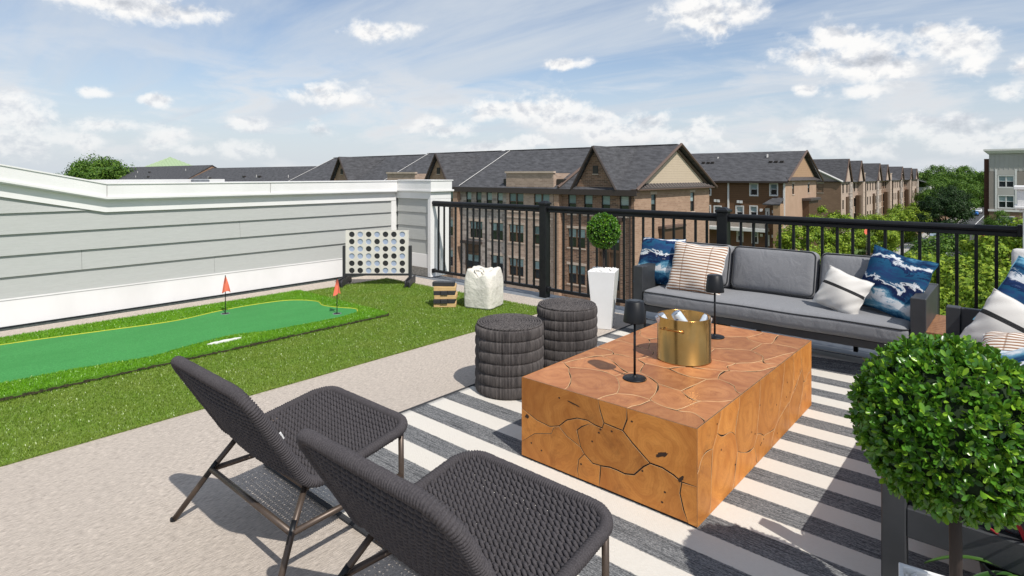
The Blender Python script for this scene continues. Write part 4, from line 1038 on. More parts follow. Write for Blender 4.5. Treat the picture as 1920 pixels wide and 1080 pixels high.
# ------------------------------------------------------------------ loveseat on the right, side table, white chair
lv = thing('loveseat', 'dark framed loveseat on the right, mostly hidden behind the round topiary', 'sofa', (0, 3.6, 0), world=True)
def arm_y(y0, y1, root, x0=-.372, x1=.40, z=.63):
    MB().cbox((x0, y0, .012), (x0+.072, y1, z), .004).build('arm_post', 'grey_metal', root)
    MB().cbox((x1-.06, y0, .012), (x1, y1, z), .004).build('arm_post', 'grey_metal', root)
    MB().cbox((x0+.0725, y0+.02, .36), (x1-.0605, y1-.02, z-.002), .004).build('arm_panel', 'grey_metal', root)
    MB().cbox((x0+.0725, y0+.002, .235), (x1-.0605, y1-.002, .335), .004).build('side_rail', 'grey_metal', root)
arm_y(2.345, 2.40, lv); arm_y(4.53, 4.61, lv)
MB().cbox((-.352, 2.402, .22), (-.31, 4.528, .30), .004).build('front_rail', 'grey_metal', lv)
MB().cbox((.345, 2.402, .22), (.385, 4.528, .72), .004).build('back_rail', 'grey_metal', lv)
m, ring = cushion((.70, 2.11, .15), .05, (.012, .0), 22, 9, .003)
o = sm(m.build('seat_cushion', 'sofa_fabric', lv)); o.location = Vector((-.02, 3.466, .372))-lv.location
MB().tube(ring(1), .0048, 6, closed=True).build('piping', 'piping_dark', o, smooth=True)
for k, y in enumerate((2.95, 3.99)):
    m, ring = cushion((.40, 1.03, .16), .05, (.03, 0), 16, 12+k, .004)
    o = sm(m.build('back_cushion', 'sofa_fabric', lv)); o.location = Vector((.25, y, .64))-lv.location; o.rotation_euler = (0, math.radians(-74), 0)
pillow('throw_pillow', 'pillow_blue3', (.09, 4.36, .70), .50, .46, .16, (-.12, -1, .40), -.42, 'blue watercolour pillow leaning on the far arm of the loveseat', 6)
pillow('throw_pillow', 'pillow_band', (.0, 4.12, .585), .50, .34, .16, (-.25, -1, .55), -.40, 'cream pillow with a black band in front of the blue one on the loveseat', 7)
pillow('throw_pillow', 'pillow_stripe', (.03, 3.80, .535), .46, .40, .13, (-.25, -.55, 1), .25, 'white pillow with brown stripes lying flat on the loveseat seat', 8)
pillow('throw_pillow', 'pillow_blue4', (.06, 3.40, .545), .46, .44, .16, (-.4, -.55, .8), .5, 'blue watercolour pillow on the loveseat just above the round topiary', 9)
st = thing('side_table', 'low teak slat side table in the corner between sofa and loveseat', 'side table', (-.3, 5.08, 0), world=True)
for k in range(11):
    y = 4.70+k*.058; MB().cbox((-.495, y, .395), (-.06, y+.052, .418), .003).build('slat', 'teak', st)
MB().cbox((-.49, 4.702, .28), (-.07, 4.72, .3945), .003).build('apron', 'teak', st); MB().cbox((-.49, 5.33, .28), (-.07, 5.348, .3945), .003).build('apron', 'teak', st)
MB().cbox((-.49, 4.721, .28), (-.472, 5.329, .3945), .003).build('apron', 'teak', st); MB().cbox((-.088, 4.721, .28), (-.07, 5.329, .3945), .003).build('apron', 'teak', st)
for x in (-.488, -.102):
    for y in (4.704, 5.316): MB().cbox((x, y, .006), (x+.03, y+.03, .279), .003).build('leg', 'teak', st)
wc = thing('white_chair', 'white padded chair back showing behind the loveseat at the right edge', 'chair', (.12, 5.2, 0), world=True)
m, _ = cushion((.42, .50, .07), .03, (.01, 0), 12, 20, .002); o = sm(m.build('chair_back', 'pale_fabric', wc)); o.location = (.02, .06, .70); o.rotation_euler = (math.radians(80), 0, 0)
m, _ = cushion((.42, .40, .07), .03, (.01, 0), 10, 21, .002); o = sm(m.build('chair_seat', 'pale_fabric', wc)); o.location = (.02, -.14, .44)
for sx in (-.16, .2):
    for sy in (-.29, .04): MB().tube([(.12+sx, 5.2+sy, .005), (.12+sx, 5.2+sy, .41)], .012, 8).build('leg', 'frame_white', wc)
# ------------------------------------------------------------------ four-in-a-row game
gd = 7.65; gx = at(707.5, 545, gd)
gm = thing('four_in_a_row_game', 'giant cream four-in-a-row game board on a black stand by the wall', 'game', (gx[0], gx[1], .012), YAW)
GW, GZ0, GZ1 = .82, .155, .715
cols_ = [-.329+i*.1097 for i in range(7)]; rows_ = [GZ1-.052-i*.0942 for i in range(6)]
def holed_panel(y0, y1):
    m = MB(); xs = [-GW/2]+[(cols_[i]+cols_[i+1])/2 for i in range(6)]+[GW/2]; zs = [GZ1]+[(rows_[i]+rows_[i+1])/2 for i in range(5)]+[GZ0]
    R = .0365; n = 24
    for i in range(7):
        for j in range(6):
            cx_, cz_ = cols_[i], rows_[j]; xa, xb, za, zb = xs[i], xs[i+1], zs[j+1], zs[j]
            vs = []; sq = []; ci = []
            for k in range(n):
                t = 2*PI*k/n+PI/4; c_, s_ = math.cos(t), math.sin(t); ci.append((cx_+R*c_, cz_+R*s_))
                mm_ = max(abs(c_), abs(s_)); u, v = c_/mm_, s_/mm_
                sq.append(((xb-cx_)*u+cx_ if u > 0 else cx_+(cx_-xa)*u, (zb-cz_)*v+cz_ if v > 0 else cz_+(cz_-za)*v))
            for yy in (y0, y1): vs += [(p[0], yy, p[1]) for p in sq]+[(p[0], yy, p[1]) for p in ci]
            fs = []
            for k in range(n):
                q = (k+1) % n
                fs += [(k, q, n+q, n+k), (2*n+q, 2*n+k, 3*n+k, 3*n+q), (n+k, n+q, 3*n+q, 3*n+k)]
            m.add(vs, fs)
    return m
holed_panel(-.0185, -.0100).build('board_panel', 'board_cream', gm); holed_panel(.0100, .0185).build('board_panel', 'board_cream', gm)
for x in (-GW/2, GW/2-.012): MB().cbox((x, -.0180, GZ0), (x+.012, .0180, GZ1-.001), .001).build('board_edge', 'board_cream', gm)
MB().cbox((-GW/2+.013, -.0095, GZ1-.006), (GW/2-.013, .0095, GZ1-.004), .0005).build('top_slot', 'groove_dark', gm)
MB().cbox((-GW/2-.002, -.03, GZ0-.028), (GW/2+.002, .03, GZ0-.0005), .002).build('base_bar', 'block_black', gm)
for sx in (-1, 1):
    x = sx*(GW/2+.020)
    MB().cbox((x-.0185, -.028, .075), (x+.0185, .028, .515), .003).build('post', 'block_black', gm)
    f = MB(); prof = [(-.23, 0), (-.16, 0), (-.14, .02), (.14, .02), (.16, 0), (.23, 0), (.23, .07), (.20, .10), (-.20, .10), (-.23, .07)]
    MB().prism(prof, lambda u, v, t: (t, u, v), x-.032, x-.019).build('foot', 'block_black', gm); MB().prism(prof, lambda u, v, t: (t, u, v), x+.019, x+.032).build('foot', 'block_black', gm)
    MB().cbox((x-.0188, -.19, .022), (x+.0188, .19, .0748), .002).build('foot', 'block_black', gm)
DISC = ['DLDLDDL', 'DLLDLLD', 'LLDLDLD', 'LLLDDDL', 'DDLLDLD', 'DDLDLLD']
ords = ['first', 'second', 'third', 'fourth', 'fifth', 'sixth', 'seventh']; rnames = ['top', 'second', 'third', 'fourth', 'fifth', 'bottom']
me = {}
for k, mt in (('D', 'disc_black'), ('L', 'disc_blue')):
    d0 = MB().lathe([(0, -.009), (.043, -.009), (.044, -.007), (.044, .007), (.043, .009), (0, .009)], 28)
    d0.v = [(v[0], v[2], v[1]) for v in d0.v]; d0.f = [q[::-1] for q in d0.f]
    t = d0.build('game_disc', mt); me[k] = t.data; bpy.data.objects.remove(t)
for j in range(6):
    for i in range(7):
        k = DISC[j][i]; o = bpy.data.objects.new('game_disc', me[k]); COL.objects.link(o)
        q = rot2(cols_[i], 0, YAW); o.location = (gx[0]+q[0], gx[1]+q[1], .012+rows_[j]); o.rotation_euler = (0, 0, YAW)
        tag(o, '%s disc, %s from left in the %s row of the game board' % ('black' if k == 'D' else 'pale blue', ords[i], rnames[j]), 'disc', 'discs in the game board')
# ------------------------------------------------------------------ stacked wooden blocks
jx = at(834.5, 577, 6.45); bl_w, bl_t, bl_h = .240, .078, .0445
def block(x, y, z, along, mat, label, turn=0):
    L2, T2 = (bl_w/2, bl_t/2-.0012) if along else (bl_t/2-.0012, bl_w/2)
    o = MB().cbox((-L2, -T2, 0), (L2, T2, bl_h-.0008), .003).build('wooden_block', mat)
    q = rot2(x, y, YAW+.03); o.location = (jx[0]+q[0], jx[1]+q[1], z); o.rotation_euler = (0, 0, YAW+.03+turn)
    tag(o, label, 'block', 'stacked wooden blocks'); return o
pos3 = ['front', 'middle', 'back']; pos3b = ['left', 'middle', 'right']
lay = ['bottom', 'second', 'third', 'fourth', 'fifth']; rb = random.Random(6)
for l in range(5):
    z = .016+l*bl_h
    for k in range(3):
        if l % 2 == 0: block(rb.uniform(-.01, .01)+(.012 if l == 2 else 0), (k-1)*bl_t, z, True, 'wood_tan', 'natural wood block at the %s of the %s layer of the block stack' % (pos3[k], lay[l]))
        else: block((k-1)*bl_t, rb.uniform(-.012, .012)-.004, z, False, 'block_black', 'black block at the %s of the %s layer of the block stack' % (pos3b[k], lay[l]))
block(-.01, -.045, .016+5*bl_h, True, 'block_black', 'single black block lying on top of the block stack', -.12)
# ------------------------------------------------------------------ canvas bag
def bag():
    bx = at(898, 578, 6.32); t = thing('canvas_bag', 'slumped cream canvas tote bag standing on the grass beside the block stack', 'bag', (bx[0]-.02, bx[1]+.10, .02), math.radians(15))
    n, k = 96, 26; rs = np.random.RandomState(3); V = []
    def nz(a, z, s): return math.sin(3*a+s+z*9)*.5+math.sin(7*a-s*2+z*17)*.3+math.sin(13*a+s*3-z*23)*.2
    for j in range(k+1):
        tt = j/k
        for i in range(n):
            a = 2*PI*i/n; c_, s_ = math.cos(a), math.sin(a); p = 9 if tt < .75 else 9-5*(tt-.75)/.25
            r = .172/((abs(c_)**p+abs(s_)**p)**(1/p)); r *= .97+.02*math.sin(PI*tt)-.07*max(0, tt-.62)/.38+.016*nz(a, tt*.35, 1)*(.2+tt)+.020*abs(math.sin(9*a+3*tt))*tt*tt*math.sin(4*a+1)
            rim_ = .385+.012*math.cos(4*(a-PI/4))+.014*math.sin(2*a+.7)+.024*math.sin(a-.6)+.010*math.sin(5*a)+.006*math.sin(9*a)
            V.append((r*c_, r*s_, .002+rim_*tt+.006*nz(a, tt, 4)*tt))
    for j in range(1, 9):                              # crumpled top folding in
        tt = j/8
        for i in range(n):
            a = 2*PI*i/n; b = V[k*n+i]; s = 1-tt*.93
            V.append((b[0]*s+.01*nz(a, tt, 7), b[1]*s+.01*nz(a, tt, 9), b[2]*(1-tt*.5)+.40*tt*.5+(.022*math.sin(tt*PI*1.5+2*a)-.02*tt+.012*math.sin(5*tt+3*a))*min(1, tt*3)*(1-tt*.5)))
    K = k+8; F = [(j*n+i, j*n+(i+1) % n, (j+1)*n+(i+1) % n, (j+1)*n+i) for j in range(K) for i in range(n)]
    F.append(tuple(range(n))[::-1]); F.append(tuple(K*n+i for i in range(n)))
    sm(MB().add(V, F).build('bag_body', 'canvas', t))
    for sgn in (-1, 1):
        pts = [(sgn*.06*math.cos(q), -.10+.05*math.sin(q)*sgn, .36+.055*math.sin(q)) for q in np.linspace(0, PI, 14)]
        m = MB(); V2 = []
        for p in pts: V2 += [(p[0], p[1]-.012, p[2]), (p[0], p[1]+.012, p[2]+.004)]
        f2 = [(2*i, 2*i+1, 2*i+3, 2*i+2) for i in range(len(pts)-1)]
        m.add(V2, f2); m.add([(p[0]*1.02, p[1], p[2]-.004) for p in V2], [q[::-1] for q in f2]); m.build('bag_strap', 'canvas', t, smooth=True)
    # straight vertical fold lines of the cloth at the corners
bag()
# ------------------------------------------------------------------ topiaries
def leafmat(name, c1, c2, c3):
    m, nt, b = newmat(name); b.inputs['Roughness'].default_value = .30; b.inputs['Specular IOR Level'].default_value = .6
    v = GEO(nt); rnd = N(nt, 'ShaderNodeNewGeometry').outputs['Random Per Island']; orn = N(nt, 'ShaderNodeObjectInfo').outputs['Random']
    r = MATH(nt, 'FRACT', MATH(nt, 'ADD', rnd, orn))
    c = RAMP(nt, r, [(0, c1), (.45, c2), (.75, c2), (1, c3)])
    nt.links.new(c, b.inputs['Base Color'])
    tr = N(nt, 'ShaderNodeBsdfTranslucent', {0: MIX(nt, .5, c, c3)}); mx = N(nt, 'ShaderNodeMixShader', {0: .22, 1: b.outputs[0], 2: tr.outputs[0]})
    nt.links.new(mx.outputs[0], nt.nodes['Material Output'].inputs[0])
leafmat('box_leaf', (.020, .075, .010), (.075, .215, .018), (.30, .50, .04))
LEAF_V = np.array([(0, 0, 0), (-.17, .30, .06), (.17, .30, .06), (0, .48, -.04), (-.245, .66, .07), (.245, .66, .07), (0, 1.0, .02), (-.14, .92, .05), (.14, .92, .05)])
LEAF_F = [(0, 3, 1), (0, 2, 3), (1, 3, 4), (2, 5, 3), (4, 3, 7), (5, 8, 3), (7, 3, 6), (3, 8, 6)]
def leaf_frames(R, n_ros, per, size, seed, squash=1.0):
    rs = np.random.RandomState(seed); out = []
    for i in range(n_ros):
        z = 1-2*(i+.5)/n_ros; th = i*2.399963+rs.uniform(-.25, .25); q = math.sqrt(1-z*z)
        nrm = np.array([q*math.cos(th), q*math.sin(th), z]); nrm = nrm+rs.normal(0, .12, 3); nrm /= np.linalg.norm(nrm)
        rr = R*(1-.10*rs.random()**1.5)-size*.6+rs.choice([0, 0, .03, .05, -.06])*R
        c = nrm*rr; c[2] *= squash
        ax = nrm+rs.normal(0, .38, 3); ax /= np.linalg.norm(ax)
        t1 = np.cross(ax, [0, 0, 1.0] if abs(ax[2]) < .9 else [1.0, 0, 0]); t1 /= np.linalg.norm(t1); t2 = np.cross(ax, t1)
        a0 = rs.uniform(0, 6.28); kk = per+rs.randint(-1, 2)
        for k in range(kk):
            a = a0+k*2*PI/kk+rs.uniform(-.3, .3); op = rs.uniform(.25, 1.25)
            rad = math.cos(a)*t1+math.sin(a)*t2
            d_ = ax*math.cos(op)+rad*math.sin(op); nn = ax*math.sin(op)-rad*math.cos(op)
            nn = nn+rs.normal(0, .25, 3); nn -= d_*(nn@d_); nn /= np.linalg.norm(nn); xx = np.cross(d_, nn)
            out.append((c-ax*size*.3*rs.random(), xx, d_, nn, size*rs.uniform(.65, 1.15)))
    return out
def leaves_mesh(name, frames, mat, parent):
    n = len(frames); k = len(LEAF_V); V = np.empty((n, k, 3)); b = np.arange(n)[:, None, None]*k
    for i, (c, x, d_, nn, s) in enumerate(frames): V[i] = c+s*(LEAF_V[:, :1]*x+LEAF_V[:, 1:2]*d_+LEAF_V[:, 2:]*nn)
    Fa = (np.array(LEAF_F)[None]+b).reshape(-1, 3)
    return fastmesh(name, V.reshape(-1, 3), Fa, mat, parent)
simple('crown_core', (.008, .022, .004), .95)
def planter(root, w0, w1, h, zb=0.0):
    m = MB(); a, b = w0/2, w1/2; t = .014
    vs = [(-a,-a,zb),(a,-a,zb),(a,a,zb),(-a,a,zb),(-b,-b,h),(b,-b,h),(b,b,h),(-b,b,h),(-b+t,-b+t,h),(b-t,-b+t,h),(b-t,b-t,h),(-b+t,b-t,h),(-b+t,-b+t,h-.05),(b-t,-b+t,h-.05),(b-t,b-t,h-.05),(-b+t,b-t,h-.05)]
    m.add(vs, [(3,2,1,0),(0,1,5,4),(1,2,6,5),(2,3,7,6),(3,0,4,7),(4,5,9,8),(5,6,10,9),(6,7,11,10),(7,4,8,11),(8,9,13,12),(9,10,14,13),(10,11,15,14),(11,8,12,15),(12,13,14,15)])
    o = m.build('planter_box', 'white_plastic', root)
    bv = o.modifiers.new('b', 'BEVEL'); bv.width = .004; bv.segments = 2
    return o
def pebbles(root, w, z, n, s, seed):
    rs = random.Random(seed); m = MB()
    for i in range(n):
        x, y = rs.uniform(-w, w), rs.uniform(-w, w); zz = z+.018*(1-max(abs(x), abs(y))/w)+rs.uniform(0, .012)
        q = [(1,0,0),(-1,0,0),(0,1,0),(0,-1,0),(0,0,1),(0,0,-1)]; M3 = Matrix.Rotation(rs.uniform(0, 6), 3, 'Z') @ Matrix.Rotation(rs.uniform(0, 3), 3, 'X')
        sc = (s*rs.uniform(.7, 1.3), s*rs.uniform(.6, 1), s*rs.uniform(.5, .8))
        m.add([tuple(Vector((x, y, zz))+M3 @ Vector([p[k]*sc[k] for k in range(3)])) for p in q], [(0,2,4),(2,1,4),(1,3,4),(3,0,4),(2,0,5),(1,2,5),(3,1,5),(0,3,5)])
    return stuff(m.build('pebbles', 'pebble', root, smooth=False))
tp = thing('potted_topiary', 'small ball topiary in a tall white tapered planter by the railing', 'topiary', (-3.02, 4.77, .0015), math.radians(22))
planter(tp, .165, .255, .545); pebbles(tp, .110, .535, 480, .013, 3)
sm(MB().tube([(0, 0, .45), (.004, 0, .62), (-.002, .002, .80)], .011, 8).build('trunk', 'bark', tp))
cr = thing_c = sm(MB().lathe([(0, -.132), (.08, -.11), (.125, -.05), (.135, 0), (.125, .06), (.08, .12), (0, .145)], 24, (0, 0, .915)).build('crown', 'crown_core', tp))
fr = leaf_frames(.162, 1300, 5, .020, 4, 1.06)
o = leaves_mesh('leaves', [(c+np.array([0, 0, .915]), x, d_, nn, s) for c, x, d_, nn, s in fr], 'box_leaf', cr); stuff(o)
bt = at(1782, 797, 1.62); BR2 = .238
bp = thing('potted_topiary', 'large round boxwood topiary at the lower right in front of the loveseat', 'topiary', (bt[0], bt[1], .0095), math.radians(8))
planter(bp, .17, .24, .262); pebbles(bp, .105, .235, 300, .013, 5)
sm(MB().tube([(.012, 0, .21), (.012, 0, .42), (.008, .003, .62)], .0150, 12).build('trunk', 'bark', bp))
cz = bt[2]-.0095
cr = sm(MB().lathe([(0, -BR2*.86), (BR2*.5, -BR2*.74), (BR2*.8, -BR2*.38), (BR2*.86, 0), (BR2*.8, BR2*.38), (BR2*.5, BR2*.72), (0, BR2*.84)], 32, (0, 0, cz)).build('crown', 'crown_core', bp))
fr = leaf_frames(BR2, 2700, 5, .0255, 7)
fr = [(c+np.array([0, 0, cz]), x, d_, nn, s) for c, x, d_, nn, s in fr]
va = rot2(-bt[0], -bt[1], -math.radians(8)); vd = np.array([va[0], va[1], CAMH-bt[2]]); vd /= np.linalg.norm(vd)
sc_ = [((c-np.array([0, 0, cz]))@vd+.25*BR2*((d_@vd)), i) for i, (c, x, d_, nn, s) in enumerate(fr)]
top = set(i for _, i in sorted(sc_, reverse=True)[:300])
lm = bpy.data.meshes.new('leaf'); lm.from_pydata([tuple(v) for v in LEAF_V], [], LEAF_F); lm.materials.append(MATS['box_leaf']); lm.update()
for i in sorted(top):
    c, x, d_, nn, s = fr[i]; o = bpy.data.objects.new('leaf', lm); COL.objects.link(o); o.parent = cr
    M4 = Matrix((Vector(x), Vector(d_), Vector(nn))).transposed().to_4x4(); o.matrix_local = Matrix.Translation(Vector(c)) @ M4 @ Matrix.Scale(s, 4)
o = leaves_mesh('leaves', [f for i, f in enumerate(fr) if i not in top], 'box_leaf', cr); stuff(o)
# ------------------------------------------------------------------ red bromeliad in a dark pot
leafmat('brom_green', (.02, .06, .015), (.035, .10, .02), (.08, .16, .03)); leafmat('brom_red', (.14, .006, .012), (.22, .012, .02), (.30, .03, .04))
bq = at(1902, 985, 1.80)
br_ = thing('bromeliad', 'red bromeliad with arching green leaves in a dark pot at the bottom right corner', 'plant', (bq[0]+.03, bq[1], .0095))
sm(MB().lathe([(0, 0), (.085, 0), (.115, .22), (.118, .235), (.108, .235), (.104, .215), (0, .21)], 32).build('pot', 'black_metal', br_))
rs = random.Random(12)
def strap_leaf(m, a, ln, wd, rise, droop, z0):
    n = 9; V = []
    for i in range(n+1):
        t = i/n; r = ln*t; z = z0+rise*t-droop*t*t; w_ = wd*(.5+.9*t)*(1-t)**.55 if t > .15 else wd*.6
        x, y = r*math.cos(a), r*math.sin(a); px_, py_ = -math.sin(a)*w_, math.cos(a)*w_
        V += [(x-px_, y-py_, z+.006), (x, y, z), (x+px_, y+py_, z+.006)]
    f = []
    for i in range(n):
        for j in (0, 1): f.append((3*i+j, 3*i+j+1, 3*i+4+j, 3*i+3+j))
    m.add(V, f)
for k in range(14):
    m = MB(); strap_leaf(m, k*2*PI/14+rs.uniform(-.15, .15), rs.uniform(.18, .27), .014, .16, rs.uniform(.12, .22), .20); m.build('leaf', 'brom_green', br_, smooth=True)
for k in range(16):
    m = MB(); lv_ = k//6; strap_leaf(m, k*2.4, .10-.02*lv_, .013, .11+.03*lv_, .03, .26+.05*lv_); m.build('bract', 'brom_red', br_, smooth=True)
# ------------------------------------------------------------------ ground and streets
GZ = -10.5
def sheet(name, x0, x1, y0, y1, z, mat):
    o = MB().add([(x0, y0, z), (x1, y0, z), (x1, y1, z), (x0, y1, z)], [(0, 1, 2, 3)]).build(name, mat); return struct(o)
sheet('ground', -1800, 1800, -1800, 1800, GZ, 'lawn')
sheet('road', -12.4, -5.6, 20, 420, GZ+.004, 'asphalt')
sheet('road', -200, 120, 27, 33.5, GZ+.008, 'asphalt')
struct(MB().box((-15.6, 34, GZ), (-13.9, 300, GZ+.11)).build('pavement', 'concrete')); struct(MB().box((-12.7, 34, GZ), (-12.4, 300, GZ+.12)).build('kerb', 'concrete'))
sheet('planting_bed', -18.6, -15.7, 36, 220, GZ+.006, 'mulch')
sheet('road_marking', -9.1, -8.95, 36, 400, GZ+.012, 'kerb_paint'); sheet('forecourt', -60, -20, 34, 42.4, GZ+.004, 'concrete')
# ------------------------------------------------------------------ building helpers
def onY(x, y, Y0):
    r = Fv + Rv*(x-CX)/FPX - Uv*(y-HY)/FPX; k = Y0/r[1]; return float(CAM[0]+r[0]*k), float(CAMH+r[2]*k)
def onX(x, y, X0):
    r = Fv + Rv*(x-CX)/FPX - Uv*(y-HY)/FPX; k = X0/r[0]; return float(r[1]*k), float(CAMH+r[2]*k)
def PY(Yc): return lambda u, z, d=0: (u, Yc+d, z)
def PX(Xc): return lambda u, z, d=0: (Xc-d, u, z)
def wall(fn, u0, u1, z0, z1, holes=(), depth=.16):
    m = MB(); us = sorted({u0, u1, *[v for h in holes for v in h[:2]]}); zs = sorted({z0, z1, *[v for h in holes for v in h[2:4]]})
    us = [u for u in us if u0 <= u <= u1]; zs = [z for z in zs if z0 <= z <= z1]
    for a, b in zip(us[:-1], us[1:]):
        for c, d in zip(zs[:-1], zs[1:]):
            mu, mz = (a+b)/2, (c+d)/2
            if any(h[0] < mu < h[1] and h[2] < mz < h[3] for h in holes): continue
            m.add([fn(a, c), fn(b, c), fn(b, d), fn(a, d)], [(0, 1, 2, 3)])
    for h in holes:
        a, b, c, d = h[:4]
        for p, q in (((a, c), (b, c)), ((b, c), (b, d)), ((b, d), (a, d)), ((a, d), (a, c))):
            m.add([fn(*p), fn(*q), fn(*q, depth), fn(*p, depth)], [(0, 1, 2, 3)])
    return m
def bx(m, fn, u0, u1, z0, z1, d0, d1):
    p, q = fn(u0, z0, d0), fn(u1, z1, d1)
    m.box(tuple(min(a, b) for a, b in zip(p, q)), tuple(max(a, b) for a, b in zip(p, q))); return m
def window(parent, fn, h, n=1, frame='frame_dark', lint=True, blind=True, trim=None):
    a, b, c, d = h[:4]; f = MB(); t = .055
    for (u0, u1, z0, z1) in ((a, b, d-t, d), (a, b, c, c+t), (a, a+t, c+t, d-t), (b-t, b, c+t, d-t)): bx(f, fn, u0, u1, z0, z1, .06, .13)
    for k in range(1, n):
        u = a+(b-a)*k/n; bx(f, fn, u-.07, u+.07, c+t, d-t, .05, .13)
    for k in range(n):
        u0 = a+(b-a)*k/n+(.07 if k else t); u1 = a+(b-a)*(k+1)/n-(.07 if k < n-1 else t); zm = (c+d)/2+.05
        bx(f, fn, u0, u1, zm-.03, zm+.03, .065, .125)
    if trim:
        w_ = .13
        for (u0, u1, z0, z1) in ((a-w_, b+w_, d, d+w_), (a-w_, b+w_, c-w_, c), (a-w_, a, c, d), (b, b+w_, c, d)): bx(f, fn, u0, u1, z0, z1, -.03, .05)
    o = f.build('window', frame, parent)
    for k in range(n):
        u0 = a+(b-a)*k/n; u1 = a+(b-a)*(k+1)/n; zm = (c+d)/2+.05
        MB().add([fn(u0, zm, .14), fn(u1, zm, .14), fn(u1, d, .14), fn(u0, d, .14)], [(0, 1, 2, 3)]).build('pane', 'glass_blind' if blind else 'glass_dark', o)
        MB().add([fn(u0, c, .14), fn(u1, c, .14), fn(u1, zm, .14), fn(u0, zm, .14)], [(0, 1, 2, 3)]).build('pane', 'glass_dark', o)
    if lint:
        bx(MB(), fn, a-.14, b+.14, d+.002, d+.24, -.025, .1).build('lintel', 'lintel', o)
        bx(MB(), fn, a-.10, b+.10, c-.12, c-.002, -.05, .1).build('sill', 'lintel', o)
    return o
def slab(P, th=.14):     # roof plane with thickness
    n = len(P); return MB().add(list(P)+[(p[0], p[1], p[2]-th) for p in P], [tuple(range(n)), tuple(range(n, 2*n))[::-1]]+[(i, (i+1) % n, n+(i+1) % n, n+i) for i in range(n)])
def bar(P, w_=.12, h_=.2):
    m = MB()
    for p, q in zip(P[:-1], P[1:]): m.tube([p, q], w_, 6)
    return m
YF = 43.3; YRID = 51.0; YBK = 58.7; ZE = .32; ZR = 4.28
f0 = PY(YF)
def mainroof(root, x0, x1, ov0=0, ov1=0, zr=ZR):
    z = lambda y: ZE-.12+(zr-ZE+.12)*(1-abs(y-YRID)/(YRID-YF+.5))
    a, b = x0-ov0, x1+ov1
    r = slab([(a, YF-.5, z(YF-.5)), (b, YF-.5, z(YF-.5)), (b, YRID, zr), (a, YRID, zr)]).build('roof', 'shingle_dark', root)
    slab([(a, YRID+.003, zr), (b, YRID+.003, zr), (b, YBK+.5, ZE-.12), (a, YBK+.5, ZE-.12)]).build('roof', 'shingle_dark', root)
    MB().box((a, YF-.62, ZE-.62), (b, YF-.502, ZE-.14)).build('gutter', 'eave_dark', root); MB().box((a, YF-.5, ZE-.34), (b, YF-.001, ZE-.26)).build('soffit', 'eave_dark', root)
    rg_ = MB()
    n = int((b-a)/1.1)
    for k in range(n): rg_.box((a+k*1.1, YRID-.16, zr-.02), (a+k*1.1+1.06, YRID+.16, zr+.05))
    rg_.build('ridge_cap', 'shingle_dark', r)
    return z
def crossgable(root, xc, hw, zp, wallmat, vent=True):
    slope_y = lambda z: YF-.5+(z-(ZE-.12))/(ZR-ZE+.12)*(YRID-YF+.5)
    yb = slope_y(zp); ze = ZE-.1; k = hw+.18
    for s in (-1, 1):
        slab([(xc, YF-.55, zp+.1), (xc+s*k, YF-.55, ze), (xc+s*k, slope_y(ze)+.3, ze+.06), (xc, yb+.2, zp+.1)] if s > 0 else [(xc, yb+.2, zp+.1), (xc-k, slope_y(ze)+.3, ze+.06), (xc-k, YF-.55, ze), (xc, YF-.55, zp+.1)], .12).build('gable_roof', 'shingle_dark', root)
        bar([(xc, YF-.58, zp+.02), (xc+s*k, YF-.58, ze-.06)], .10).build('rake_board', 'eave_dark', root)
    g = MB().prism([(xc-hw, ZE-.5), (xc+hw, ZE-.5), (xc+hw, ZE-.1), (xc, zp-.15), (xc-hw, ZE-.1)], lambda u, v, t: (u, YF+t, v), -.10, .3).build('gable_wall', wallmat, root)
    if vent:
        bx(MB(), f0, xc-.26, xc+.26, 1.55, 2.25, -.16, -.08).build('gable_vent', 'frame_dark', g); bx(MB(), f0, xc-.32, xc+.32, 1.47, 1.549, -.18, -.08).build('sill', 'lintel', g)
